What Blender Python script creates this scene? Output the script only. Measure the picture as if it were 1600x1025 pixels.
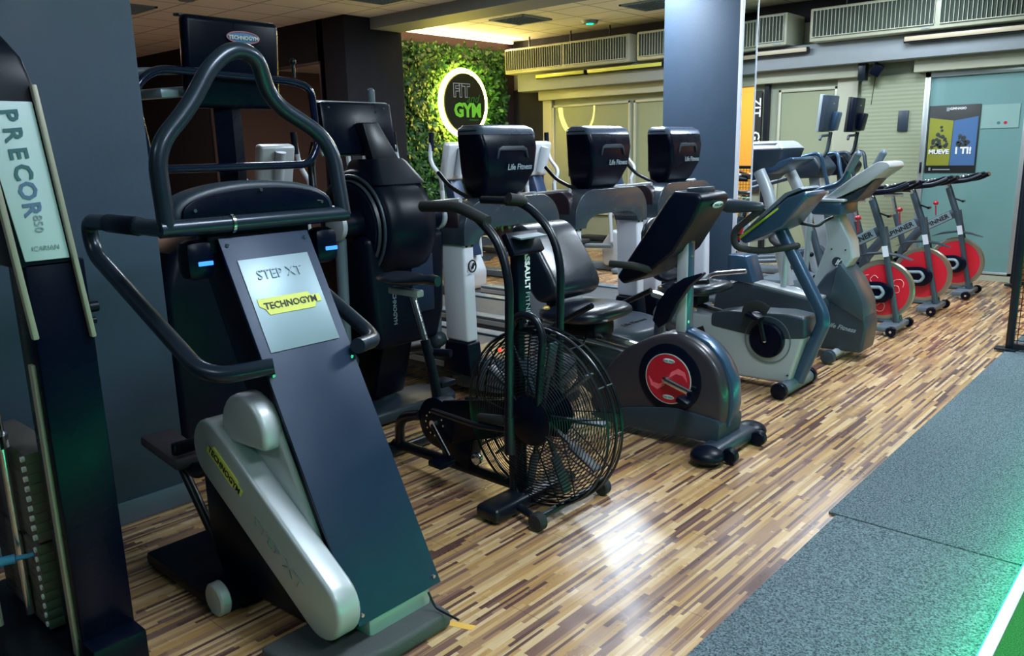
import bpy, bmesh, math, random
from mathutils import Vector, Matrix, Euler
random.seed(7)
PI = math.pi
C = bpy.context.scene.collection
scene = bpy.context.scene
for o in list(bpy.data.objects): bpy.data.objects.remove(o, do_unlink=True)

# ------------------------------------------------------------------ camera
YAW, PITCH, ROLL, FPX, CAMH = -0.73236, 0.21876, -0.02336, 1248.7, 1.55
cy, sy, cp, sp = math.cos(YAW), math.sin(YAW), math.cos(PITCH), math.sin(PITCH)
fwd = Vector((sy*cp, cy*cp, -sp)); rgt = Vector((cy, -sy, 0)); up = rgt.cross(fwd)
r2 = math.cos(ROLL)*rgt + math.sin(ROLL)*up
u2 = -math.sin(ROLL)*rgt + math.cos(ROLL)*up
cam = bpy.data.cameras.new('camera'); camo = bpy.data.objects.new('camera', cam); C.objects.link(camo)
m = Matrix((r2, u2, -fwd)).transposed().to_4x4(); m.translation = Vector((0, 0, CAMH))
camo.matrix_world = m
cam.sensor_width = 36; cam.lens = 36*FPX/1600; cam.clip_start = 0.05; cam.clip_end = 100
scene.camera = camo
scene.view_settings.view_transform = 'Standard'; scene.view_settings.look = 'None'
scene.view_settings.gamma = 1; scene.view_settings.use_curve_mapping = False
scene.view_settings.exposure = 0.2

# ------------------------------------------------------------------ world and lights
w = bpy.data.worlds.new('world'); scene.world = w; w.use_nodes = True
w.node_tree.nodes['Background'].inputs[0].default_value = (0.25, 0.35, 0.5, 1)
w.node_tree.nodes['Background'].inputs[1].default_value = 0.05

def area(name, loc, rot, sx, sy_, power, col, spread=PI):
    l = bpy.data.lights.new(name, 'AREA'); l.shape = 'RECTANGLE'; l.size = sx; l.size_y = sy_
    l.energy = power; l.color = col; l.spread = spread
    o = bpy.data.objects.new(name, l); C.objects.link(o); o.location = loc; o.rotation_euler = rot
    return o
def spot(name, loc, target, power, col, angle=60, blend=0.8, rad=0.08):
    l = bpy.data.lights.new(name, 'SPOT'); l.energy = power; l.color = col; l.spot_size = math.radians(angle)
    l.spot_blend = blend; l.shadow_soft_size = rad
    o = bpy.data.objects.new(name, l); C.objects.link(o); o.location = loc
    d = Vector(target) - Vector(loc); o.rotation_euler = d.to_track_quat('-Z', 'Y').to_euler()
    return o
CEIL = 3.25
COOL = (0.74, 0.87, 1.0)
# ceiling panel positions (x, y, long side in x, long side in y, power)
PANELS = [(-4.85, 7.80, 1.3, 0.5, 110, 'under the beam nearest the plant wall'), (-4.35, 6.45, 0.6, 1.5, 85, 'above the third treadmill'), (-2.6, 8.4, 0.6, 1.2, 58, 'above the red wheeled spin bikes'),
          (-1.0, 5.6, 0.6, 1.2, 100, 'above the far carpet mat'), (-0.9, 2.2, 0.6, 1.2, 48, 'above the near carpet mat'), (-2.2, -1.5, 1.2, 0.6, 20, 'behind the weight tower'),
          (1.5, 1.5, 0.6, 1.2, 50, 'above the green turf'), (-6.9, 4.4, 1.2, 0.3, 42, 'above the dim back corner')]
for px_, py_, sx_, sy__, pw, lb_ in PANELS:
    area('ceiling_panel_light', (px_, py_, CEIL-0.035), (0, 0, 0), sx_, sy__, pw, COOL)
spot('green_fill_spot', (0.3, 2.0, 0.9), (-1.95, 1.48, 0.06), 10, (0.05, 1.0, 0.25), 15, 1.0, 0.05)  # added spot without a fixture, tints the stepper base green
spot('warm_fill_spot', (-7.3, 8.3, 2.3), (-8.15, 10.2, 1.45), 75, (1.0, .66, .40), 30, 0.9, 0.03)  # added spot in mid-air, imitates the cove glow on the back wall corner
area('warm_lamp_light', (0.2, 11.2, 3.0), (0, 0, 0), 1.5, 1.0, 110, (1.0, 0.72, 0.42))
area('warm_lamp_light', (-11.5, 4.0, 3.1), (0, 0, 0), 1.5, 1.5, 30, (1.0, 0.65, 0.5))
area('cove_light', (-8.80, 8.75, 3.17), (0, math.radians(-105), 0), 0.05, 2.6, 26, (1.0, 0.74, 0.36))

# ------------------------------------------------------------------ materials
def newmat(name):
    mt = bpy.data.materials.new(name); mt.use_nodes = True
    return mt, mt.node_tree.nodes, mt.node_tree.links, mt.node_tree.nodes['Principled BSDF']
def M(name, col, rough=0.5, metal=0.0, coat=0.0, bump=0.0, bscale=300, var=0.0, spec=0.5, alpha=None):
    mt, n, l, b = newmat(name)
    b.inputs['Base Color'].default_value = (*col, 1); b.inputs['Roughness'].default_value = rough
    b.inputs['Metallic'].default_value = metal; b.inputs['Coat Weight'].default_value = coat
    b.inputs['Coat Roughness'].default_value = 0.12; b.inputs['Specular IOR Level'].default_value = spec
    tc = n.new('ShaderNodeTexCoord')
    nz = n.new('ShaderNodeTexNoise'); nz.inputs['Scale'].default_value = 9; nz.inputs['Detail'].default_value = 5
    l.new(tc.outputs['Object'], nz.inputs['Vector'])
    mr = n.new('ShaderNodeMapRange'); mr.inputs['To Min'].default_value = max(0.02, rough-0.08); mr.inputs['To Max'].default_value = min(1, rough+0.1)
    l.new(nz.outputs['Fac'], mr.inputs['Value']); l.new(mr.outputs[0], b.inputs['Roughness'])
    if var > 0:
        mx = n.new('ShaderNodeMix'); mx.data_type = 'RGBA'
        mx.inputs[6].default_value = (*[c*(1-var) for c in col], 1); mx.inputs[7].default_value = (*[min(1, c*(1+var)) for c in col], 1)
        l.new(nz.outputs['Fac'], mx.inputs[0]); l.new(mx.outputs[2], b.inputs['Base Color'])
    if bump > 0:
        n2 = n.new('ShaderNodeTexNoise'); n2.inputs['Scale'].default_value = bscale; l.new(tc.outputs['Object'], n2.inputs['Vector'])
        bp = n.new('ShaderNodeBump'); bp.inputs['Strength'].default_value = bump; bp.inputs['Distance'].default_value = 0.002
        l.new(n2.outputs['Fac'], bp.inputs['Height']); l.new(bp.outputs[0], b.inputs['Normal'])
    return mt
def EM(name, col, s):
    mt, n, l, b = newmat(name)
    b.inputs['Base Color'].default_value = (0, 0, 0, 1); b.inputs['Emission Color'].default_value = (*col, 1)
    b.inputs['Emission Strength'].default_value = s
    return mt

BLACK = M('black_plastic', (0.0010, 0.003, 0.011), 0.35, bump=0.08, spec=0.19)
GLOSSBLK = M('gloss_black', (0.001, 0.003, 0.012), 0.28, spec=0.16)
CAPM = M('console_cap_highlight', (0.07, 0.10, 0.16), 0.28, metal=0.4, coat=0.3)  # cap colour lightened to carry the highlight along the console tops
BLKMET = M('black_metal', (0.003, 0.006, 0.012), 0.32, spec=0.4)
NAVY = M('navy_steel', (0.006, 0.021, 0.058), 0.42, metal=0.2, bump=0.1)
TUBE = M('dark_slate_tube', (0.018, 0.030, 0.050), 0.3, metal=0.4, coat=0.25)
SLATE = M('slate_plastic', (0.022, 0.036, 0.055), 0.4, bump=0.12)
SLATEL = M('slate_light', (0.10, 0.135, 0.17), 0.42, bump=0.1)
BLUEST = M('blue_steel', (0.035, 0.085, 0.16), 0.33, metal=0.4, coat=0.3)
RUBBER = M('rubber', (0.012, 0.013, 0.016), 0.7, bump=0.4)
GREYRUB = M('grey_rubber', (0.055, 0.062, 0.065), 0.75, bump=0.5, bscale=150)
SILVER = M('silver_paint', (0.42, 0.45, 0.48), 0.38, metal=0.25, coat=0.2, bump=0.1)
SILVERL = M('pale_silver_plate', (0.27, 0.36, 0.42), 0.4, metal=0.3)
LGREY = M('light_grey_paint', (0.40, 0.45, 0.50), 0.38, metal=0.2, coat=0.2)
CHROME = M('chrome', (0.75, 0.78, 0.82), 0.18, metal=1.0)
WHITEP = M('white_paint', (0.68, 0.70, 0.80), 0.35, coat=0.3)
VINYL = M('black_vinyl', (0.006, 0.010, 0.022), 0.3, coat=0.2, bump=0.35, bscale=120)
BROWNP = M('brown_black_panel', (0.022, 0.012, 0.020), 0.4)
RED = M('red_plastic', (0.42, 0.008, 0.022), 0.4, coat=0.2)
REDL = M('red_light', (0.80, 0.12, 0.16), 0.4)
REDW = M('red_flywheel', (0.62, 0.012, 0.03), 0.38, coat=0.3)
OLIVE = M('olive_metal_rim', (0.38, 0.37, 0.29), 0.3, metal=0.75)
YELLOW = M('yellow_badge', (0.72, 0.72, 0.13), 0.4)
INK = M('dark_ink', (0.01, 0.012, 0.012), 0.5)
WHITEI = M('white_ink', (0.8, 0.82, 0.85), 0.5)
TEALI = M('teal_ink', (0.05, 0.14, 0.17), 0.5)
BLUEI = M('blue_grey_ink', (0.10, 0.17, 0.30), 0.5)
GREYI = M('grey_ink', (0.25, 0.32, 0.36), 0.5)
BEIGE = M('beige_trim', (0.36, 0.33, 0.27), 0.45, metal=0.2)
LABELP = M('pale_label', (0.52, 0.64, 0.68), 0.4)
STACKM = M('weight_plate_paint', (0.12, 0.105, 0.095), 0.45, metal=0.3, var=0.2)
BELT = M('belt_rubber', (0.035, 0.042, 0.052), 0.55, bump=0.5, bscale=500)
HOODM = M('hood_plastic', (0.055, 0.072, 0.10), 0.38, bump=0.1, coat=0.1)
PILLAR = M('blue_grey_plaster', (0.036, 0.066, 0.112), 0.55, bump=0.35, bscale=40, var=0.12)
DARKWALL = M('black_wall_paint', (0.004, 0.005, 0.012), 0.8, bump=0.2, bscale=60)
PLUMWALL = M('plum_wall_paint', (0.030, 0.013, 0.018), 0.75, bump=0.2, bscale=60)
BROWNWALL = M('brown_wall', (0.15, 0.095, 0.08), 0.7, bump=0.2, bscale=60)
ORANGE = M('orange_wall_paint', (0.85, 0.50, 0.12), 0.6, bump=0.1, bscale=60)
SAGE = M('sage_cream_wall', (0.24, 0.265, 0.19), 0.55, bump=0.2, bscale=50, var=0.08)
CREAM = M('cream_metal', (0.40, 0.41, 0.31), 0.4, coat=0.1)
CONC = M('grey_beam_paint', (0.24, 0.27, 0.29), 0.6, bump=0.2, bscale=50, var=0.08)
SKIRT = M('skirting_paint', (0.10, 0.15, 0.20), 0.4)
ALU = M('aluminium', (0.42, 0.46, 0.46), 0.35, metal=0.6)
ORLOG = M('orange_trim', (0.75, 0.42, 0.08), 0.5)
GLINT_BLUE = EM('blue_glint', (0.03, 0.18, 1.0), 2.5)  # emission standing in for reflected blue light
LED_YEL = EM('yellow_led_strip', (1.0, 0.80, 0.13), 38)
LED_GRN = EM('green_led_strip', (0.0, 1.0, 0.38), 30)
LED_WARM = EM('warm_led_strip', (1.0, 0.68, 0.32), 9)
LED_GREEN = EM('green_indicator', (0.0, 1.0, 0.4), 3)
RED_GLOW = EM('red_dot_glow', (1.0, 0.05, 0.03), 2)
DIFF = EM('panel_diffuser', (0.85, 0.93, 1.0), 11)

def wood_floor():
    mt, n, l, b = newmat('striped_wood_laminate')
    tc = n.new('ShaderNodeTexCoord'); sx = n.new('ShaderNodeSeparateXYZ'); l.new(tc.outputs['Object'], sx.inputs[0])
    def mth(op, a, b_=None, c=None):
        q = n.new('ShaderNodeMath'); q.operation = op
        for i, v in enumerate((a, b_, c)):
            if v is None: continue
            if isinstance(v, (int, float)): q.inputs[i].default_value = v
            else: l.new(v, q.inputs[i])
        return q.outputs[0]
    # slightly warped so strip widths differ
    xs = mth('MULTIPLY', sx.outputs[0], 68)
    wv = mth('SINE', mth('MULTIPLY', sx.outputs[0], 61.7)); xs = mth('ADD', xs, mth('MULTIPLY', wv, 0.3))
    row = mth('FLOOR', xs)
    wn = n.new('ShaderNodeTexWhiteNoise'); wn.noise_dimensions = '1D'; l.new(row, wn.inputs['W'])
    wl = n.new('ShaderNodeTexWhiteNoise'); wl.noise_dimensions = '1D'; l.new(mth('ADD', row, 371.3), wl.inputs['W'])
    lenf = mth('ADD', mth('MULTIPLY', wl.outputs['Value'], 2.2), 2.2)
    yy = mth('ADD', mth('MULTIPLY', sx.outputs[1], lenf), mth('MULTIPLY', wn.outputs['Value'], 57.0))
    col = mth('FLOOR', yy)
    cb = n.new('ShaderNodeCombineXYZ'); l.new(row, cb.inputs[0]); l.new(col, cb.inputs[1])
    w2 = n.new('ShaderNodeTexWhiteNoise'); w2.noise_dimensions = '3D'; l.new(cb.outputs[0], w2.inputs['Vector'])
    rp = n.new('ShaderNodeValToRGB'); rp.color_ramp.interpolation = 'CONSTANT'
    cols = [(0.0, (0.115, 0.055, 0.045)), (0.14, (0.20, 0.108, 0.082)), (0.30, (0.34, 0.195, 0.11)), (0.46, (0.44, 0.26, 0.12)),
            (0.60, (0.56, 0.36, 0.17)), (0.76, (0.47, 0.27, 0.10)), (0.88, (0.64, 0.45, 0.25))]
    e = rp.color_ramp.elements
    e[0].position = 0; e[0].color = (*cols[0][1], 1); e[1].position = cols[1][0]; e[1].color = (*cols[1][1], 1)
    for p, c in cols[2:]:
        q = e.new(p); q.color = (*c, 1)
    l.new(w2.outputs['Value'], rp.inputs[0])
    # grain
    mp = n.new('ShaderNodeMapping'); mp.inputs['Scale'].default_value = (220, 8, 1); l.new(tc.outputs['Object'], mp.inputs[0])
    g = n.new('ShaderNodeTexNoise'); g.inputs['Scale'].default_value = 1; g.inputs['Detail'].default_value = 4; l.new(mp.outputs[0], g.inputs['Vector'])
    mx = n.new('ShaderNodeMix'); mx.data_type = 'RGBA'; mx.blend_type = 'MULTIPLY'; mx.inputs[0].default_value = 0.45
    gr = n.new('ShaderNodeMapRange'); gr.inputs['From Min'].default_value = .3; gr.inputs['From Max'].default_value = .7; gr.inputs['To Min'].default_value = .55; gr.inputs['To Max'].default_value = 1.15
    l.new(g.outputs['Fac'], gr.inputs['Value']); l.new(rp.outputs[0], mx.inputs[6]); l.new(gr.outputs[0], mx.inputs[7])
    # board joints
    fx = mth('FRACT', mth('MULTIPLY', sx.outputs[0], 5.2)); fy = mth('FRACT', mth('ADD', mth('MULTIPLY', sx.outputs[1], 0.72), mth('MULTIPLY', mth('FLOOR', mth('MULTIPLY', sx.outputs[0], 5.2)), 0.37)))
    j = mth('MAXIMUM', mth('LESS_THAN', fx, 0.012), mth('LESS_THAN', fy, 0.0022))
    mj = n.new('ShaderNodeMix'); mj.data_type = 'RGBA'; mj.inputs[7].default_value = (0.05, 0.028, 0.015, 1)
    l.new(mth('MULTIPLY', j, 0.6), mj.inputs[0]); l.new(mx.outputs[2], mj.inputs[6]); l.new(mj.outputs[2], b.inputs['Base Color'])
    sc = n.new('ShaderNodeTexNoise'); sc.inputs['Scale'].default_value = 3.5; sc.inputs['Detail'].default_value = 6; l.new(tc.outputs['Object'], sc.inputs['Vector'])
    rr = n.new('ShaderNodeMapRange'); rr.inputs['To Min'].default_value = 0.20; rr.inputs['To Max'].default_value = 0.36; l.new(sc.outputs['Fac'], rr.inputs['Value'])
    l.new(rr.outputs[0], b.inputs['Roughness']); b.inputs['Specular IOR Level'].default_value = 0.85
    bp = n.new('ShaderNodeBump'); bp.inputs['Strength'].default_value = 0.12; bp.inputs['Distance'].default_value = 0.002
    l.new(g.outputs['Fac'], bp.inputs['Height']); l.new(bp.outputs[0], b.inputs['Normal'])
    return mt
def speckle(name, c0, c1, scale, rough=0.95, bump=0.6, stretch=(1, 1, 1)):
    mt, n, l, b = newmat(name)
    tc = n.new('ShaderNodeTexCoord'); mp = n.new('ShaderNodeMapping'); mp.inputs['Scale'].default_value = stretch
    l.new(tc.outputs['Object'], mp.inputs[0])
    a = n.new('ShaderNodeTexNoise'); a.inputs['Scale'].default_value = scale; a.inputs['Detail'].default_value = 3; a.inputs['Roughness'].default_value = 0.75
    l.new(mp.outputs[0], a.inputs['Vector'])
    rp = n.new('ShaderNodeValToRGB'); rp.color_ramp.elements[0].position = 0.36; rp.color_ramp.elements[1].position = 0.66
    rp.color_ramp.elements[0].color = (*c0, 1); rp.color_ramp.elements[1].color = (*c1, 1)
    l.new(a.outputs['Fac'], rp.inputs[0]); l.new(rp.outputs[0], b.inputs['Base Color'])
    b.inputs['Roughness'].default_value = rough; b.inputs['Specular IOR Level'].default_value = 0.15
    bp = n.new('ShaderNodeBump'); bp.inputs['Strength'].default_value = bump; bp.inputs['Distance'].default_value = 0.004
    l.new(a.outputs['Fac'], bp.inputs['Height']); l.new(bp.outputs[0], b.inputs['Normal'])
    return mt
CARPET = speckle('grey_needle_carpet', (0.012, 0.024, 0.032), (0.20, 0.27, 0.30), 150)
TURF = speckle('green_turf', (0.01, 0.10, 0.02), (0.05, 0.38, 0.08), 260, bump=1.0)
def ceiling_mat():
    mt, n, l, b = newmat('ceiling_tiles')
    tc = n.new('ShaderNodeTexCoord'); sx = n.new('ShaderNodeSeparateXYZ'); l.new(tc.outputs['Object'], sx.inputs[0])
    outs = []
    for i, off in ((0, 0.28), (1, 0.12)):
        a = n.new('ShaderNodeMath'); a.operation = 'MULTIPLY_ADD'; a.inputs[1].default_value = 1/0.6; a.inputs[2].default_value = off; l.new(sx.outputs[i], a.inputs[0])
        f = n.new('ShaderNodeMath'); f.operation = 'FRACT'; l.new(a.outputs[0], f.inputs[0])
        g = n.new('ShaderNodeMath'); g.operation = 'LESS_THAN'; g.inputs[1].default_value = 0.035; l.new(f.outputs[0], g.inputs[0]); outs.append(g.outputs[0])
    mx = n.new('ShaderNodeMath'); mx.operation = 'MAXIMUM'; l.new(outs[0], mx.inputs[0]); l.new(outs[1], mx.inputs[1])
    c = n.new('ShaderNodeMix'); c.data_type = 'RGBA'; c.inputs[6].default_value = (0.80, 0.77, 0.68, 1); c.inputs[7].default_value = (0.30, 0.28, 0.24, 1)
    l.new(mx.outputs[0], c.inputs[0]); l.new(c.outputs[2], b.inputs['Base Color']); b.inputs['Roughness'].default_value = 0.8
    return mt
def shutter_mat():
    mt, n, l, b = newmat('roller_shutter_slats')
    tc = n.new('ShaderNodeTexCoord'); sx = n.new('ShaderNodeSeparateXYZ'); l.new(tc.outputs['Object'], sx.inputs[0])
    a = n.new('ShaderNodeMath'); a.operation = 'MULTIPLY'; a.inputs[1].default_value = 2*PI/0.045; l.new(sx.outputs[2], a.inputs[0])
    s = n.new('ShaderNodeMath'); s.operation = 'SINE'; l.new(a.outputs[0], s.inputs[0])
    bp = n.new('ShaderNodeBump'); bp.inputs['Distance'].default_value = 0.0015; bp.inputs['Strength'].default_value = 0.5
    l.new(s.outputs[0], bp.inputs['Height']); l.new(bp.outputs[0], b.inputs['Normal'])
    b.inputs['Base Color'].default_value = (0.26, 0.29, 0.19, 1); b.inputs['Roughness'].default_value = 0.5
    return mt
def glossy_panel(name, col, rough, spec=0.8, coat=0.0):
    mt, n, l, b = newmat(name)
    b.inputs['Base Color'].default_value = (*col, 1); b.inputs['Roughness'].default_value = rough
    b.inputs['Specular IOR Level'].default_value = spec; b.inputs['Coat Weight'].default_value = coat; b.inputs['Coat Roughness'].default_value = 0.02
    return mt
WOOD = wood_floor(); CEILM = ceiling_mat(); SHUTTER = shutter_mat()
GLASSOL = glossy_panel('backed_window_glass', (0.26, 0.29, 0.18), 0.5, 0.5, 1.0)
GLASSTEAL = glossy_panel('frosted_teal_glass', (0.13, 0.27, 0.265), 0.5, 0.5, 1.0)
MIRROR = M('mirror_silver', (0.85, 0.87, 0.88), 0.1, metal=1.0)
MIRROR.node_tree.nodes['Principled BSDF'].inputs['Roughness'].default_value = 0.02
for lk in list(MIRROR.node_tree.links):
    if lk.to_socket.name == 'Roughness': MIRROR.node_tree.links.remove(lk)

# ------------------------------------------------------------------ mesh helpers
def fillet(pts, r, n=6, closed=False):
    P = [Vector(p) for p in pts]; out = []; N = len(P)
    for i, p in enumerate(P):
        if not closed and (i == 0 or i == N-1): out.append(p); continue
        a = P[i-1]-p; b = P[(i+1) % N]-p
        rr = min(r, a.length*0.48, b.length*0.48)
        p0 = p+a.normalized()*rr; p1 = p+b.normalized()*rr
        for k in range(n+1):
            t = k/n; out.append(p0*(1-t)**2 + p*2*t*(1-t) + p1*t*t)
    return out
def rnd(pts, r, n=4):
    return [(q.x, q.y) for q in fillet([(x, y, 0) for x, y in pts], r, n, True)]
class B:
    """collects shapes of ONE part into one mesh"""
    def __init__(s, ox=0, oy=0): s.bm = bmesh.new(); s.ox = ox
    def _merge(s, t, bev=0, seg=2, ang=35):
        if bev > 0:
            bmesh.ops.recalc_face_normals(t, faces=t.faces)
            es = [e for e in t.edges if len(e.link_faces) == 2 and e.calc_face_angle(0) > math.radians(ang)]
            if es: bmesh.ops.bevel(t, geom=es, offset=bev, segments=seg, profile=0.5, affect='EDGES', clamp_overlap=True)
        bmesh.ops.recalc_face_normals(t, faces=t.faces)
        me = bpy.data.meshes.new('tmp'); t.to_mesh(me); t.free(); s.bm.from_mesh(me); bpy.data.meshes.remove(me)
        return s
    def box(s, c, size, rot=(0, 0, 0), bev=0.0, seg=2):
        t = bmesh.new(); bmesh.ops.create_cube(t, size=1)
        mt = Matrix.Translation(Vector(c)) @ Euler(rot).to_matrix().to_4x4() @ Matrix.Diagonal((*size, 1))
        bmesh.ops.transform(t, matrix=mt, verts=t.verts); return s._merge(t, bev, seg)
    def poly(s, pts, f0, f1, bev=0, seg=2):
        t = bmesh.new(); a = [t.verts.new(f0(p)) for p in pts]; b = [t.verts.new(f1(p)) for p in pts]; n = len(pts)
        t.faces.new(a); t.faces.new(b[::-1])
        for i in range(n): t.faces.new((a[i], b[i], b[(i+1) % n], a[(i+1) % n]))
        return s._merge(t, bev, seg, 50)
    def xz(s, pts, y0, y1, bev=0, r=0, seg=2):
        if r: pts = rnd(pts, r)
        return s.poly(pts, lambda p: (p[0], y0, p[1]), lambda p: (p[0], y1, p[1]), bev, seg)
    def yz(s, pts, x0, x1, bev=0, r=0, seg=2):
        if r: pts = rnd(pts, r)
        return s.poly(pts, lambda p: (x0, p[0], p[1]), lambda p: (x1, p[0], p[1]), bev, seg)
    def xy(s, pts, z0, z1, bev=0, r=0, seg=2):
        if r: pts = rnd(pts, r)
        return s.poly(pts, lambda p: (p[0], p[1], z0), lambda p: (p[0], p[1], z1), bev, seg)
    def loft(s, rings, cap=True, bev=0):
        t = bmesh.new(); R = [[t.verts.new(p) for p in ring] for ring in rings]; n = len(rings[0])
        for a, b in zip(R, R[1:]):
            for i in range(n): t.faces.new((a[i], a[(i+1) % n], b[(i+1) % n], b[i]))
        if cap: t.faces.new(R[0][::-1]); t.faces.new(R[-1])
        return s._merge(t, bev)
    def tube(s, pts, r, fil=0.0, closed=False, seg=12, ry=None, n=6):
        P = fillet(pts, fil, n, closed) if fil else [Vector(p) for p in pts]
        P = [p for i, p in enumerate(P) if i == 0 or (p-P[i-1]).length > 1e-6]
        if closed and (P[0]-P[-1]).length < 1e-6: P = P[:-1]
        N = len(P); rings = []; nrm = None
        for i, p in enumerate(P):
            if closed: tg = (P[(i+1) % N]-P[i-1]).normalized()
            elif i == 0: tg = (P[1]-P[0]).normalized()
            elif i == N-1: tg = (P[-1]-P[-2]).normalized()
            else: tg = ((P[i+1]-p).normalized()+(p-P[i-1]).normalized()).normalized()
            if nrm is None:
                nrm = Vector((0, 1, 0)) if abs(tg.y) < 0.9 else Vector((0, 0, 1))
            nrm = (nrm-tg*nrm.dot(tg)).normalized(); bn = tg.cross(nrm)
            rr = r[i*len(r)//N] if isinstance(r, (list, tuple)) else r
            rings.append([p+nrm*math.cos(2*PI*k/seg)*(ry or rr)+bn*math.sin(2*PI*k/seg)*rr for k in range(seg)])
        t = bmesh.new(); R = [[t.verts.new(q) for q in ring] for ring in rings]
        for j in range(N if closed else N-1):
            a, b = R[j], R[(j+1) % N]
            for i in range(seg): t.faces.new((a[i], a[(i+1) % seg], b[(i+1) % seg], b[i]))
        if not closed: t.faces.new(R[0][::-1]); t.faces.new(R[-1])
        return s._merge(t)
    def cyl(s, p0, p1, r0, r1=None, seg=24, bev=0):
        r1 = r0 if r1 is None else r1; p0, p1 = Vector(p0), Vector(p1); tg = (p1-p0).normalized()
        nrm = Vector((0, 1, 0)) if abs(tg.y) < 0.9 else Vector((0, 0, 1)); nrm = (nrm-tg*nrm.dot(tg)).normalized(); bn = tg.cross(nrm)
        rings = [[p+(nrm*math.cos(2*PI*k/seg)+bn*math.sin(2*PI*k/seg))*r for k in range(seg)] for p, r in ((p0, r0), (p1, r1))]
        return s.loft(rings, True, bev)
    def lathe(s, prof, o, axis='Y', seg=32):
        """prof = [(radius, height)]"""
        t = bmesh.new(); rings = []
        for r, h in prof:
            ring = []
            for k in range(seg):
                a = 2*PI*k/seg; u, v = r*math.cos(a), r*math.sin(a)
                p = {'Y': (u, h, v), 'Z': (u, v, h), 'X': (h, u, v)}[axis]
                ring.append(t.verts.new(Vector(p)+Vector(o)))
            rings.append(ring)
        for a, b in zip(rings, rings[1:]):
            for i in range(seg): t.faces.new((a[i], a[(i+1) % seg], b[(i+1) % seg], b[i]))
        if prof[0][0] > 1e-5: t.faces.new(rings[0][::-1])
        if prof[-1][0] > 1e-5: t.faces.new(rings[-1])
        bmesh.ops.remove_doubles(t, verts=t.verts, dist=1e-5)
        return s._merge(t)
    def ball(s, c, r, seg=20, rot=(0, 0, 0)):
        t = bmesh.new(); bmesh.ops.create_uvsphere(t, u_segments=seg, v_segments=seg//2, radius=1)
        if isinstance(r, (int, float)): r = (r, r, r)
        mt = Matrix.Translation(Vector(c)) @ Euler(rot).to_matrix().to_4x4() @ Matrix.Diagonal((*r, 1))
        bmesh.ops.transform(t, matrix=mt, verts=t.verts); return s._merge(t)
    def ring(s, o, R, r, axis='Y', seg=48, sg=6):
        pts = []
        for k in range(seg):
            a = 2*PI*k/seg; u, v = R*math.cos(a), R*math.sin(a)
            pts.append(Vector({'Y': (u, 0, v), 'Z': (u, v, 0), 'X': (0, u, v)}[axis])+Vector(o))
        return s.tube(pts, r, closed=True, seg=sg)
    def cushion(s, c, size, rot=(0, 0, 0), p=4.0, seg=20):
        """soft superellipsoid pad"""
        t = bmesh.new(); bmesh.ops.create_uvsphere(t, u_segments=seg, v_segments=seg//2+2, radius=1)
        for v in t.verts:
            x, y, z = v.co; q = (abs(x)**p+abs(y)**p+abs(z)**2.6)**(-1/p) if (abs(x)+abs(y)+abs(z)) > 0 else 1
            v.co = Vector((x, y, z))*q
        mt = Matrix.Translation(Vector(c)) @ Euler(rot).to_matrix().to_4x4() @ Matrix.Diagonal((size[0]/2, size[1]/2, size[2]/2, 1))
        bmesh.ops.transform(t, matrix=mt, verts=t.verts); return s._merge(t)
    def put(s, name, mat, parent=None, sharp=35, origin=None, label=None):
        me = bpy.data.meshes.new(name)
        o = bpy.data.objects.new(name, me)
        off = Vector((0, 0, 0))
        if parent is not None:
            q = parent
            while q is not None: off += Vector(q.location); q = q.parent
            # coordinates are given relative to the machine plane: x in room, y about the centre
            if parent.get('_plane') is not None or True:
                pass
        if origin is not None:
            off = Vector(origin); o.location = off
        elif parent is not None:
            r = parent
            while r.parent: r = r.parent
            off = Vector(r.get('_org', (0, 0, 0)))
        bmesh.ops.translate(s.bm, verts=s.bm.verts, vec=-off)
        s.bm.to_mesh(me); s.bm.free()
        me.polygons.foreach_set('use_smooth', [True]*len(me.polygons))
        me.set_sharp_from_angle(angle=math.radians(sharp))
        me.materials.append(mat)
        C.objects.link(o)
        if parent is not None: o.parent = parent
        if label: o['label'] = label
        return o
def tag(o, label, cat, group=None):
    o['label'] = label; o['category'] = cat
    if group: o['group'] = group
    return o
def thing(name, label, cat, x, y, group=None, rz=0, z=0):
    """root Empty standing at (x, y); parts use room x and y measured from the root's y"""
    o = bpy.data.objects.new(name, None); C.objects.link(o); o.empty_display_size = 0.1
    o.location = (x, y, z); o.rotation_euler = (0, 0, rz); o['_org'] = (x, 0, z)
    return tag(o, label, cat, group)
def abst(name, label, cat, x, y, z, group=None):
    """root whose parts are given in absolute room coordinates"""
    o = bpy.data.objects.new(name, None); C.objects.link(o); o.location = (x, y, z); o['_org'] = (x, y, z)
    return tag(o, label, cat, group)
def struct(o): o['kind'] = 'structure'; return o
def dup(root, loc, label, rz=0, group=None):
    r = root.copy(); C.objects.link(r); r.location = loc; r.rotation_euler = (0, 0, rz); r['label'] = label
    if group: r['group'] = group
    for ch in list(root.children):
        c = ch.copy(); C.objects.link(c); c.parent = r
        for g in list(ch.children):
            d = g.copy(); C.objects.link(d); d.parent = c
    return r
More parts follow.
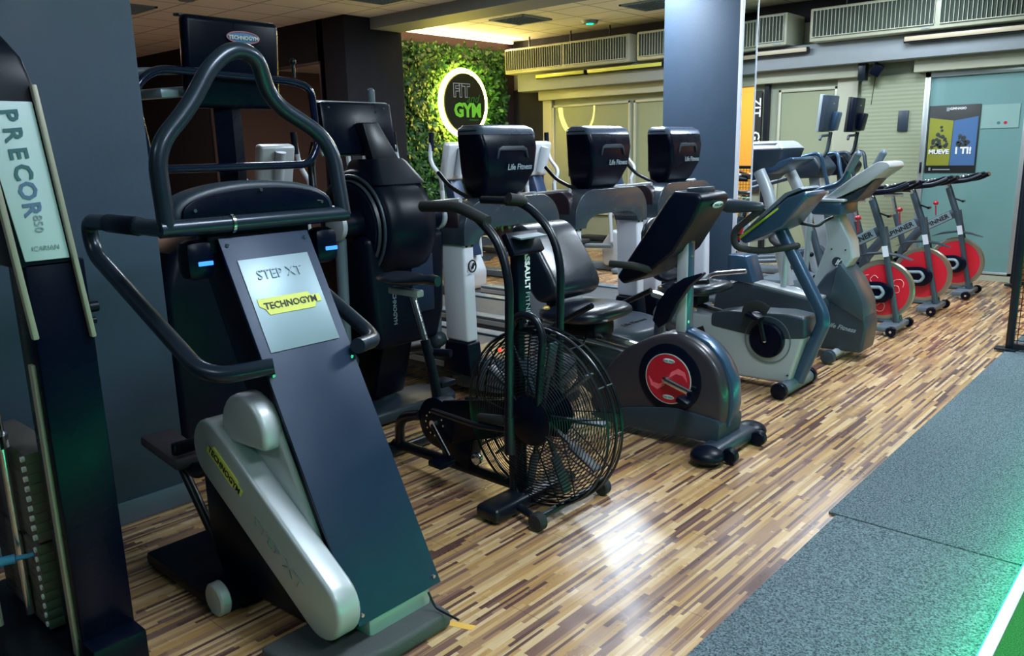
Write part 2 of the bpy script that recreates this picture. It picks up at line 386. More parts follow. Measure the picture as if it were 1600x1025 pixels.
def lettering(txt, parent, loc, size, mat, xd=(0, 1, 0), yd=(0, 0, 1), ext=0.0015, shear=0, name='lettering', align='CENTER', offset=0, sx=1.0, bold=0):
    cu = bpy.data.curves.new('t', 'FONT'); cu.body = txt; cu.size = size; cu.align_x = align; cu.align_y = 'CENTER'
    cu.extrude = ext; cu.shear = shear; cu.offset = offset+bold; cu.resolution_u = 2
    tmp = bpy.data.objects.new('t', cu); C.objects.link(tmp)
    bpy.context.view_layer.update()
    me = bpy.data.meshes.new_from_object(tmp.evaluated_get(bpy.context.evaluated_depsgraph_get()))
    bpy.data.objects.remove(tmp, do_unlink=True); bpy.data.curves.remove(cu)
    X = Vector(xd).normalized(); Y = Vector(yd).normalized(); Z = X.cross(Y)
    mt = Matrix((X*sx, Y, Z)).transposed().to_4x4(); r = parent
    while r.parent: r = r.parent
    mt.translation = Vector(loc)-Vector(r.get('_org', (0, 0, 0)))
    me.transform(mt); me.materials.clear(); me.materials.append(mat)
    o = bpy.data.objects.new(name, me); C.objects.link(o); o.parent = parent
    return o

# ------------------------------------------------------------------ room shell
def slab(name, x0, x1, y0, y1, z0, z1, mat, bev=0):
    b = B(); b.box(((x0+x1)/2, (y0+y1)/2, (z0+z1)/2), (x1-x0, y1-y0, z1-z0), bev=bev)
    return struct(b.put(name, mat))
WB = 10.2
slab('floor', -15, 4, -4, 14, -0.1, 0, WOOD)
slab('ceiling', -15, 4, -4, 14, CEIL, CEIL+0.1, CEILM)
slab('wall_right', 4, 4.1, -4, 14, 0, CEIL, PILLAR)
slab('wall_front', -15, 4, -4.1, -4, 0, CEIL, PILLAR)
slab('wall_left', -15.1, -15, -4, 14, 0, CEIL, BROWNWALL)
slab('wall_far_left', -9.15, -9.0, 7.45, WB+0.3, 0, CEIL, PLUMWALL)
slab('wall_left_end', -15, -9.0, 6.5, 6.65, 0, CEIL, DARKWALL)
slab('wall_column', -9.15, -8.55, 6.5, 7.45, 0, CEIL, DARKWALL, 0.02)
slab('wall_far', -1.72, 1.6, 12.6, 12.7, 0, CEIL, ORANGE)
slab('wall_far_end', 1.6, 4, 12.6, 12.7, 0, CEIL, DARKWALL)
slab('wall_back_end', -1.82, -1.70, WB+0.1, 12.6, 0, CEIL, ORANGE)
# back wall with the window band
slab('wall_back_dark', -9.0, -8.33, WB-0.02, WB+0.2, 0, 2.5, DARKWALL)
slab('wall_back', -8.33, -1.70, WB, WB+0.2, 0, CEIL, SAGE)
slab('wall_back_top', -9.0, -8.33, WB, WB+0.2, 2.5, CEIL, SAGE)
slab('trim_1', -8.62, 4, WB-0.35, WB, 2.44, 2.70, CONC, 0.01)
slab('trim_2', -8.36, -3.46, WB-0.16, WB, 2.30, 2.44, CREAM, 0.01)
slab('trim_3', -2.86, 4, WB-0.18, WB, 2.30, 2.46, CREAM, 0.01)
slab('trim_4', -9.0, -1.6, 6.92, 7.42, CEIL-0.14, CEIL, CONC)           # dropped beam beside the column
slab('dark_gap_strip', -8.98, 4, WB-0.02, WB, 3.0, CEIL, DARKWALL)  # added dark strip that shades the gap above the fan coil units
slab('trim_5', -8.36, -8.18, WB-0.05, WB, 0.02, 2.3, CREAM)
slab('baseboard_back', -8.3, -2.75, WB-0.025, WB, 0, 0.10, CREAM)
slab('baseboard_door', -2.75, -1.72, WB-0.06, WB, 0, 0.075, CREAM)
# window panels in the back wall
def window(nm, x0, x1, z0, z1, gm):
    b = B()
    fw = 0.035
    for (a0, a1, c0, c1) in ((x0, x1, z0, z0+fw), (x0, x1, z1-fw, z1), (x0, x0+fw, z0, z1), (x1-fw, x1, z0, z1)):
        b.box(((a0+a1)/2, WB-0.02, (c0+c1)/2), (a1-a0, 0.05, c1-c0), bev=0.004)
    o = struct(b.put(nm, CREAM))
    p = B(); p.box(((x0+x1)/2, WB-0.012, (z0+z1)/2), (x1-x0-2*fw, 0.012, z1-z0-2*fw)); p.put('pane', gm, o)
    return o
window('window_1', -8.18, -6.72, 0.55, 2.22, GLASSOL)
window('window_2', -6.66, -5.1, 0.55, 2.22, GLASSOL)
window('window_3', -4.48, -3.74, 0.12, 2.22, GLASSOL)
slab('trim_6', -4.66, -4.60, WB-0.07, WB, 0.1, 2.3, BLKMET)
slab('trim_7', -3.74, -3.50, WB-0.05, WB, 0.1, 2.3, CREAM)
b = B(); b.box((-3.11, WB-0.02, 1.2), (0.70, 0.03, 2.2)); struct(b.put('window_4', SHUTTER))
# teal glass sliding door
d = B()
for x0, x1, z0, z1 in ((-2.76, -2.70, 0.07, 2.30), (-1.76, -1.71, 0.07, 2.30), (-2.76, -1.71, 2.24, 2.30), (-2.76, -1.71, 0.06, 0.10)):
    d.box(((x0+x1)/2, WB-0.03, (z0+z1)/2), (x1-x0, 0.06, z1-z0), bev=0.004)
door = struct(d.put('door_1', ALU))
p = B(); p.box((-2.23, WB-0.02, 1.17), (0.95, 0.014, 2.14)); p.put('pane', GLASSTEAL, door)
h = B(); h.box((-2.73, WB-0.07, 1.25), (0.02, 0.03, 0.12), bev=0.005); h.put('door_handle', BLKMET, door)
slab('trim_8', -1.71, -1.60, WB-0.1, WB+0.1, 0, 2.45, BLKMET)

# plaster pillars
b = B(); b.box((-3.72, 0.72, 1.63), (0.60, 1.66, 3.24), bev=0.008); struct(b.put('wall_pillar_left', PILLAR))
b = B(); b.box((-3.72, 0.72, 0.05), (0.63, 1.69, 0.10), bev=0.006); struct(b.put('baseboard_pillar', SKIRT))
b = B(); b.box((-3.80, 7.03, 1.63), (0.76, 0.30, 3.24), bev=0.004); struct(b.put('wall_pillar_right', PILLAR))
mr = abst('wall_mirror', 'tall narrow mirror with white edges on the side of the far blue-grey pillar', 'mirror', -3.41, 7.03, 0.05)
b = B(); b.box((-3.405, 7.03, 1.64), (0.010, 0.27, 3.18), rot=(0, 0, math.radians(-4.5))); b.put('mirror_glass', MIRROR, mr)
b = B()
for y in (6.89, 7.17): b.box((-3.405, y, 1.64), (0.045, 0.014, 3.18), bev=0.003)
b.put('frame', WHITEP, mr)
# mirror panel in the dark wall at the far left
mr = abst('wall_mirror', 'wide mirror on the black wall left of the dark column, showing a brown room', 'mirror', -10.5, 6.49, 0.3)
b = B(); b.box((-10.55, 6.488, 1.50), (2.9, 0.012, 2.4)); b.put('mirror_glass', MIRROR, mr)
b = B()
for a in ((-10.55, 2.72, 2.96, 0.03), (-10.55, 0.28, 2.96, 0.03)): b.box((a[0], 6.485, a[1]), (a[2], 0.02, a[3]))
for x in (-12.02, -9.08): b.box((x, 6.485, 1.5), (0.03, 0.02, 2.46))
b.put('frame', BLKMET, mr)

# ceiling panels and vents
for i, (px_, py_, sx_, sy__, pw, lb_) in enumerate(PANELS):
    t = abst('ceiling_light', 'flat white ceiling light panel ' + lb_, 'ceiling light', px_, py_, CEIL-0.02, 'ceiling light panels')
    b = B()
    for sx2, sy2, cx_, cy_ in ((sx_+0.06, 0.03, px_, py_-sy__/2-0.015), (sx_+0.06, 0.03, px_, py_+sy__/2+0.015), (0.03, sy__, px_-sx_/2-0.015, py_), (0.03, sy__, px_+sx_/2+0.015, py_)):
        b.box((cx_, cy_, CEIL-0.015), (sx2, sy2, 0.03))
    b.put('frame', WHITEP, t)
    b = B(); b.box((px_, py_, CEIL-0.012), (sx_, sy__, 0.016)); b.put('diffuser', DIFF if pw > 40 else WHITEP, t)
VENTM = M('vent_grey', (0.20, 0.25, 0.29), 0.5, metal=0.3)
for (vx, vy, lab) in ((-7.38, 8.52, 'square grey ceiling vent above the plant wall sign'), (-5.58, 8.92, 'square grey ceiling vent beside the blue-grey pillar'), (-9.78, 4.3, 'square grey ceiling vent above the left pillar edge'), (-7.38, 6.12, 'square grey ceiling vent above the dark round column')):
    t = abst('ceiling_vent', lab, 'vent', vx, vy, CEIL-0.02)
    b = B()
    for a in (-1, 1):
        b.box((vx+a*0.285, vy, CEIL-0.008), (0.03, 0.6, 0.02)); b.box((vx, vy+a*0.285, CEIL-0.008), (0.6, 0.03, 0.02))
    b.put('frame', VENTM, t)
    b = B()
    for k in range(9):
        b.box((vx-0.24+k*0.06, vy, CEIL-0.012), (0.035, 0.54, 0.006), rot=(0, 0.5, 0)); b.box((vx, vy-0.24+k*0.06, CEIL-0.010), (0.54, 0.012, 0.008))
    b.put('grille', VENTM, t)
t = abst('emergency_light', 'small round ceiling fitting glowing green above the wall fan coil units', 'light', -6.85, 9.35, CEIL-0.03)
b = B(); b.lathe([(0.001, CEIL-0.04), (0.10, CEIL-0.04), (0.12, CEIL)], (-6.85, 9.35, 0), 'Z'); b.put('housing', VENTM, t)
b = B(); b.lathe([(0.001, CEIL-0.052), (0.05, CEIL-0.045), (0.05, CEIL-0.038)], (-6.85, 9.35, 0), 'Z'); b.put('lens', LED_GREEN, t)
b = B(); b.lathe([(0.001, CEIL-0.03), (0.08, CEIL-0.03), (0.10, CEIL)], (-8.8, 4.6, 0), 'Z'); tag(b.put('smoke_detector', VENTM, origin=(-8.8, 4.6, CEIL)), 'small round grey smoke detector on the ceiling above the left pillar edge', 'smoke detector')

# floor mats, white strip, turf
def flat(name, pts, z0, z1, mat, label, cat, kind=None):
    b = B(); b.xy(pts, z0, z1, 0.002); o = b.put(name, mat, origin=(sum(p[0] for p in pts)/len(pts), sum(p[1] for p in pts)/len(pts), 0))
    if kind: struct(o)
    else: tag(o, label, cat)
    return o
flat('carpet_mat', [(-1.08, -3.9), (-0.39, -3.9), (-0.39, 3.235), (-1.085, 3.235)], 0.0, 0.010, CARPET, 'grey carpet mat in the near corner beside the white turf strip', 'mat')
flat('carpet_mat', [(-1.12, 3.242), (-0.39, 3.242), (-0.39, 12.4), (-1.12, 12.4)], 0.0, 0.012, CARPET, 'grey carpet mat running away from the seam to the black fence', 'mat')
flat('floor', [(-0.347, -3.9), (3.9, -3.9), (3.9, 12.4), (-0.347, 12.4)], 0.0, 0.100, TURF, '', '', 1)
flat('trim_9', [(-0.380, -3.9), (-0.346, -3.9), (-0.346, 12.4), (-0.380, 12.4)], 0.0, 0.104, WHITEP, '', '', 1)
b = B(); b.box((-0.384, 3.2, 0.075), (0.006, 7.0, 0.018)); tag(b.put('led_strip', LED_GRN, origin=(-0.384, 3.2, 0.07)), 'green glowing light strip under the white edge of the turf platform', 'light strip')

flat('floor_tape', [(-1.92, 1.60), (-1.90, 1.585), (-1.70, 1.655), (-1.705, 1.685)], 0.0, 0.0015, ORLOG, 'short yellow-brown strip of tape on the wooden floor beside the grey stepper foot', 'tape')
# ------------------------------------------------------------------ wall fan coil units
def fan_coil(x0, x1, label, ngr=2):
    t = abst('fan_coil_unit', label, 'air conditioner', (x0+x1)/2, 9.9, 2.7, 'cream fan coil units along the back wall')
    b = B(); b.box(((x0+x1)/2, 9.93, 2.885), (x1-x0, 0.52, 0.37), bev=0.018); b.put('casing', CREAM, t)
    w_ = (x1-x0-0.08-(ngr-1)*0.06)/ngr
    for g in range(ngr):
        a0 = x0+0.04+g*(w_+0.06); a1 = a0+w_
        b = B()
        b.box(((a0+a1)/2, 9.668, 2.895), (w_, 0.008, 0.29)); gp = b.put('grille', DARKG, t)
        b = B(); n_ = int(w_/0.042)
        for k in range(n_+1): b.box((a0+k*w_/n_, 9.657, 2.895), (0.005, 0.02, 0.29))
        for z in (2.75, 3.04): b.box(((a0+a1)/2, 9.655, z), (w_, 0.02, 0.008))
        b.put('fin', CREAM, gp)
        b = B(); b.box((a1-0.08, 9.666, 2.722), (0.09, 0.006, 0.014)); b.put('nameplate', GREYI, t)
    return t
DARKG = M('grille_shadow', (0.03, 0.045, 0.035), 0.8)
fan_coil(-8.72, -6.42, 'cream fan coil unit at the far left end above the yellow lamps')
fan_coil(-6.30, -4.20, 'cream fan coil unit in the middle, passing behind the blue-grey pillar')
fan_coil(-3.93, -1.20, 'long cream fan coil unit at the right above the teal glass door', 2)
fan_coil(-1.16, 1.5, 'cream fan coil unit beyond the right edge of the picture', 2)
b = B()
for x in (-8.4, -7.6, -6.9, -6.0, -5.0, -3.6, -2.4): b.cyl((x, 9.9, 3.073), (x, 9.9, CEIL), 0.012)
tag(b.put('hanging_rods', BLKMET, origin=(-5.5, 9.9, 3.1)), 'thin dark threaded rods hanging the fan coil units from the ceiling', 'rod')['kind'] = 'stuff'
def tube_lamp(x0, x1, label, lit):
    t = abst('tube_lamp', label, 'lamp', (x0+x1)/2, 9.78, 2.64)
    b = B(); b.box(((x0+x1)/2, 9.80, 2.625), (x1-x0, 0.10, 0.055), bev=0.01)
    for x in (x0, x1): b.cyl((x-0.01, 9.78, 2.63), (x+0.01, 9.78, 2.63), 0.035)
    b.put('housing', BLKMET, t)
    b = B(); b.xz([(0, 0)]*0 or [(x0, 2.61), (x1, 2.61), (x1, 2.66), (x0, 2.66)], 9.73, 9.75, 0.006); b.put('reflector', lit, t)
YREF = M('sign_lit_reflector', (0.62, 0.62, 0.10), 0.35, coat=0.4); CREF = M('cream_reflector', (0.45, 0.38, 0.26), 0.4)  # yellow brightened for sign light caught by the reflectors
tube_lamp(-8.15, -7.25, 'yellow strip lamp under the first fan coil unit, left of the pair', YREF)
tube_lamp(-7.18, -5.95, 'yellow strip lamp under the first fan coil unit, right of the pair', YREF)
tube_lamp(-5.2, -3.98, 'cream strip lamp beneath the fan coil unit right of the pillar', CREF)
tube_lamp(-2.9, -0.9, 'long cream strip lamp under the right hand fan coil unit', CREF)

# ------------------------------------------------------------------ plant wall and sign
pw = abst('plant_wall', 'green artificial plant wall panel on the dark wall around the glowing round sign', 'plant wall', -8.95, 8.75, 0.3)
b = B(); b.box((-8.97, 8.73, 1.70), (0.05, 2.34, 2.78)); b.put('backing', M('plant_backing', (0.006, 0.03, 0.008), 0.9), pw)
def leaf_mat():
    mt, n, l, b = newmat('artificial_leaves')
    tc = n.new('ShaderNodeTexCoord'); a = n.new('ShaderNodeTexNoise'); a.inputs['Scale'].default_value = 14; a.inputs['Detail'].default_value = 3
    l.new(tc.outputs['Object'], a.inputs['Vector']); rp = n.new('ShaderNodeValToRGB')
    e = rp.color_ramp.elements; e[0].position = 0.3; e[0].color = (0.004, 0.035, 0.008, 1); e[1].position = 0.72; e[1].color = (0.11, 0.30, 0.04, 1)
    q = e.new(0.5); q.color = (0.014, 0.085, 0.016, 1)
    l.new(a.outputs['Fac'], rp.inputs[0]); l.new(rp.outputs[0], b.inputs['Base Color']); b.inputs['Roughness'].default_value = 0.45
    return mt
LEAFM = leaf_mat()
bm = bmesh.new()
def leaf(p, d, L, W, nrm):
    d = d.normalized(); s_ = d.cross(nrm).normalized()
    pts = [p, p+d*L*0.4+s_*W+nrm*L*0.10, p+d*L*0.4-s_*W+nrm*L*0.10, p+d*L*0.75+s_*W*0.7+nrm*L*0.08, p+d*L*0.75-s_*W*0.7+nrm*L*0.08, p+d*L-nrm*L*0.05]
    v = [bm.verts.new(q) for q in pts]
    bm.faces.new((v[0], v[1], v[2])); bm.faces.new((v[1], v[3], v[4], v[2])); bm.faces.new((v[3], v[5], v[4]))
for i in range(5200):
    y = random.uniform(7.58, 9.88); z = random.uniform(0.32, 3.07)
    if (y-8.78)**2+(z-2.25)**2 < 0.40**2: continue
    a = random.uniform(0, 2*PI); out = random.uniform(0.1, 0.9)
    d = Vector((out, math.cos(a), math.sin(a)-0.3)); L = random.uniform(0.05, 0.12)
    leaf(Vector((-8.94+random.uniform(0, .05), y, z)), d, L, L*random.uniform(.16, .3), Vector((1, random.uniform(-.3, .3), random.uniform(-.3, .5))).normalized())
for i in range(85):   # star shaped tufts
    y = random.uniform(7.65, 9.8); z = random.uniform(0.5, 3.0)
    if (y-8.78)**2+(z-2.25)**2 < 0.52**2: continue
    for k in range(9):
        a = 2*PI*k/9+random.uniform(-.2, .2); d = Vector((0.6, math.cos(a), math.sin(a))); L = random.uniform(0.10, 0.17)
        leaf(Vector((-8.90, y, z)), d, L, L*0.13, Vector((1, 0, 0)))
bmesh.ops.translate(bm, verts=bm.verts, vec=-Vector((-8.95, 8.75, 0.3)))
me = bpy.data.meshes.new('leaves'); bm.to_mesh(me); bm.free(); me.materials.append(LEAFM)
lo = bpy.data.objects.new('leaves', me); C.objects.link(lo); lo.parent = pw; lo['kind'] = 'stuff'

sg = abst('round_sign', 'round black gym sign with a glowing yellow halo on the plant wall', 'sign', -8.78, 8.78, 2.25)
b = B(); b.lathe([(0.001, 0.10), (0.425, 0.10), (0.435, 0.09), (0.435, 0.05), (0.42, 0.04), (0.001, 0.04)], (-8.82, 8.78, 2.25), 'X', 64); b.put('disc', M('sign_black', (0.006, 0.010, 0.006), 0.5), sg)
b = B(); b.ring((-8.765, 8.78, 2.25), 0.470, 0.036, 'X', 64, 8); b.put('halo_light', LED_YEL, sg)
GREENI = EM('lit_green_letters', (0.22, 0.75, 0.05), 0.55); SG2 = EM('dim_green_letters', (0.06, 0.25, 0.03), 0.35)
WH = EM('pale_outline_letters', (0.55, 0.6, 0.62), 0.35)
sx0 = -8.716
lettering('FIT', sg, (sx0, 8.70, 2.42), 0.265, WH, bold=0.012, ext=0.001); lettering('FIT', sg, (sx0+0.002, 8.70, 2.42), 0.265, INK, ext=0.002, bold=0.001)
lettering('and', sg, (sx0+0.003, 8.92, 2.315), 0.18, SG2, shear=0.4)
lettering('GYM', sg, (sx0+0.002, 8.82, 2.14), 0.27, GREENI, bold=0.012)
b = B(); b.box((sx0, 8.95, 2.01), (0.004, 0.2, 0.018)); b.put('lettering', SG2, sg)
b = B(); b.box((-8.92, 8.78, CEIL-0.03), (0.05, 2.6, 0.03)); tag(b.put('led_strip', LED_WARM, origin=(-8.92, 8.78, CEIL-0.03)), 'glowing warm light strip under the ceiling above the plant wall', 'light strip')

# ------------------------------------------------------------------ things on the back wall
po = abst('poster', 'black framed yellow and blue gym poster on the teal glass door', 'poster', -2.435, WB-0.04, 1.2)
b = B(); b.box((-2.435, WB-0.035, 1.56), (0.52, 0.008, 0.74), bev=0.002); b.put('board', INK, po)
PY = M('poster_yellow', (0.24, 0.25, 0.02), 0.5); PB = M('poster_blue', (0.05, 0.13, 0.30), 0.5)
b = B(); b.xz([(-2.68, 1.27), (-2.445, 1.27), (-2.435, 1.76), (-2.68, 1.80)], WB-0.042, WB-0.039); b.put('print_left', PY, po)
b = B(); b.xz([(-2.44, 1.27), (-2.19, 1.27), (-2.19, 1.80), (-2.43, 1.76)], WB-0.042, WB-0.039); b.put('print_right', PB, po)
b = B(); random.seed(3)
for sx_, n_ in ((-2.565, 26), (-2.32, 20)):
    for k in range(n_):
        cx_ = sx_+random.gauss(0, .038); cz_ = 1.53+random.gauss(0, .05)
        b.lathe([(0.001, 0.002), (random.uniform(.010, .026), 0.002), (.012, 0)], (cx_, WB-0.0445, cz_), 'Y', 7)
b.put('print_figures', M('poster_dark_print', (0.02, 0.03, 0.03), 0.6), po)['kind'] = 'stuff'
LX = dict(xd=(1, 0, 0), yd=(0, 0, 1), ext=0.0008)
lettering('MUEVE', po, (-2.56, WB-0.049, 1.42), 0.068, WHITEI, bold=.003, **LX); lettering('I TI!', po, (-2.31, WB-0.049, 1.43), 0.10, WHITEI, bold=.004, **LX)
lettering('GIMNASIO', po, (-2.40, WB-0.045, 1.89), 0.035, WHITEI, bold=.001, **LX)
b = B(); b.box((-2.50, WB-0.043, 1.885), (0.03, 0.004, 0.04)); b.box((-2.52, WB-0.043, 1.225), (0.18, 0.004, 0.012)); b.box((-2.64, WB-0.043, 1.23), (0.02, 0.004, 0.035)); b.put('print_marks', GREYI, po)['kind'] = 'stuff'
pn = abst('paper_notice', 'pale paper notice with small coloured dots beside the poster on the glass door', 'notice', -2.0, WB-0.035, 1.78)
PAPER = M('pale_paper', (0.22, 0.36, 0.34), 0.7)
b = B(); b.box((-1.985, WB-0.034, 1.79), (0.36, 0.003, 0.25)); b.put('sheet', PAPER, pn)
for k, mt_ in ((0, GREYI), (1, TEALI), (2, RED)):
    b = B(); b.lathe([(0.001, 0.002), (0.017, 0.002), (0.017, 0)], (-2.06+k*0.065, WB-0.038, 1.72), 'Y', 12); b.put('dot', mt_, pn)
b = B(); b.box((-2.965, WB-0.05, 1.78), (0.11, 0.03, 0.23), bev=0.005); cb = b.put('wall_control', SLATE, origin=(-2.965, WB-0.05, 1.78)); tag(cb, 'grey wall control panel on the slatted shutter left of the glass door', 'control panel')
bn = abst('banner', 'narrow black banner with white letters beside the pillar mirror', 'banner', -4.77, WB-0.05, 0.95)
b = B(); b.box((-4.78, WB-0.045, 1.58), (0.16, 0.01, 1.30)); b.put('cloth', INK, bn)
lettering('ZIT', bn, (-4.77, WB-0.055, 2.02), 0.16, WHITEI, xd=(0, 0, -1), yd=(1, 0, 0), ext=0.001, bold=.003)
lettering('GYM', bn, (-4.77, WB-0.055, 1.55), 0.16, WHITEI, xd=(0, 0, -1), yd=(1, 0, 0), ext=0.001, bold=.003)
b = B(); b.box((-3.40, WB-0.20, 2.37), (0.08, 0.12, 0.24), bev=0.004); tag(b.put('shutter_box', BLKMET, origin=(-3.40, WB-0.2, 2.37)), 'black end box of the cream blind casing above the shutter', 'box')
t = abst('loudspeaker', 'small black tilted wall speaker next to the black end box', 'speaker', -3.27, WB-0.15, 2.36)
b = B(); b.box((-3.25, WB-0.20, 2.36), (0.11, 0.09, 0.13), rot=(0.25, 0.5, 0.3), bev=0.008); b.put('cabinet', BLACK, t)
b = B(); b.cyl((-3.25, WB-0.16, 2.36), (-3.30, WB, 2.38), 0.012); b.put('bracket', BLKMET, t)
b = B(); b.tube([(-3.31, WB-0.03, 2.33), (-3.33, WB-0.03, 2.1), (-3.34, WB-0.03, 1.98)], 0.007); tag(b.put('cable', BLKMET, origin=(-3.32, WB-0.03, 2.1)), 'thin dark cable dangling below the small black wall speaker', 'cable')

# ------------------------------------------------------------------ black mesh fence
def fence(x0, x1, y, z1, label):
    t = abst('mesh_fence', label, 'fence', x0, y, 0.013)
    b = B(); b.box((x0, y, z1/2+0.015), (0.05, 0.05, z1), bev=0.004); b.put('post', BLKMET, t)
    b = B(); b.box((x1, y, z1/2+0.015), (0.05, 0.05, z1), bev=0.004); b.put('post', BLKMET, t)
    b = B(); b.box(((x0+x1)/2, y, 0.045), (x1-x0, 0.04, 0.04)); b.put('bottom_rail', BLKMET, t)
    b = B(); b.box(((x0+x1)/2, y, z1-0.02), (x1-x0, 0.04, 0.04)); b.put('top_rail', BLKMET, t)
    b = B(); n_ = int((x1-x0)/0.045)
    for k in range(1, n_): b.box((x0+k*(x1-x0)/n_, y, z1/2), (0.005, 0.005, z1-0.08))
    for k in range(1, int(z1/0.045)): b.box(((x0+x1)/2, y, k*0.045), (x1-x0, 0.005, 0.005))
    b.put('mesh_infill', BLKMET, t)
    b = B(); b.box((x0-0.02, y-0.01, 0.022), (0.14, 0.10, 0.016), bev=0.003); b.put('foot', BLKMET, t)
fence(-1.10, -0.42, 6.76, 1.42, 'black mesh fence panel standing at the far end of the grey carpet')
fence(-1.62, -0.42, 9.85, 1.28, 'black mesh fence panel farther back beside the teal glass door')
# ================================================================== machines
def bolts(parent, pts, r=0.006, mat=None, ax='X', name='bolt'):
    for p_ in pts:
        b = B(); q = Vector(p_); d = {'X': Vector((0.004, 0, 0)), 'Y': Vector((0, -0.004, 0))}[ax]
        b.cyl(q-d, q+d, r, seg=10); b.put(name, mat or CHROME, parent)

# ---------------------------------------------- 1. stair stepper in front
YC = 1.48
st = thing('stair_stepper', 'large stepper with dark blue front panel and silver side arms nearest the camera', 'stepper', -2.35, YC)
b = B(); b.xz([(-1.835, .13), (-2.46, 1.29), (-2.472, 1.286), (-1.847, .126)], -.172, .172, 0.003)
hous = b.put('front_panel', NAVY, st)
b = B(); b.xz([(-1.85, .135), (-2.47, 1.28), (-2.57, 1.28), (-2.60, 1.20), (-2.04, .10), (-1.88, .10)], -.165, .165, 0.008); b.put('column_casing', BLACK, st)
D = Vector((.474, 0, -.881)).normalized(); N = Vector((.881, 0, .474)).normalized()
def onp(z, y, off=0.0):
    """point on the sloped face at height z"""
    t_ = (1.29-z)/(1.29-.13); return Vector((-2.46+t_*.625, y, z))+N*off
b = B()
c = [onp(1.215, -.135, .004), onp(1.215, .135, .004), onp(.925, .135, .004), onp(.925, -.135, .004)]
b.loft([[p-N*.004 for p in c], c], bev=0.001); plate = b.put('badge_plate', SILVERL, st, label='pale silver plate')
b = B()
L0 = [(-.105, 1.075), (.10, 1.095), (.105, 1.07), (.085, 1.045), (-.075, 1.028), (-.085, 1.05)]
L0 = [(-.118, 1.088), (.075, 1.088), (.085, 1.076), (.118, 1.076), (.118, 1.052), (.095, 1.052), (.085, 1.036), (-.09, 1.036), (-.10, 1.055), (-.118, 1.066)]
b.loft([[onp(z, y, .004) for y, z in L0], [onp(z, y, .007) for y, z in L0]]); yb = b.put('logo_badge', YELLOW, plate)
lettering('TECHNOGYM', yb, onp(1.062, 0, .0085), 0.0325, INK, xd=(0, 1, 0), yd=-D, bold=.0006, ext=.0005)
lettering('STEP XT', plate, onp(1.16, 0, .0065), 0.048, M('embossed_silver', (.24, .32, .38), .4, metal=.3), xd=(0, 1, 0), yd=-D, ext=.0015)
bolts(st, [onp(1.265, -.15, .002), onp(1.265, .15, .002), onp(.155, -.15, .002), onp(.155, .15, .002), onp(.86, .155, .002), onp(.86, -.155, .002)], 0.006)
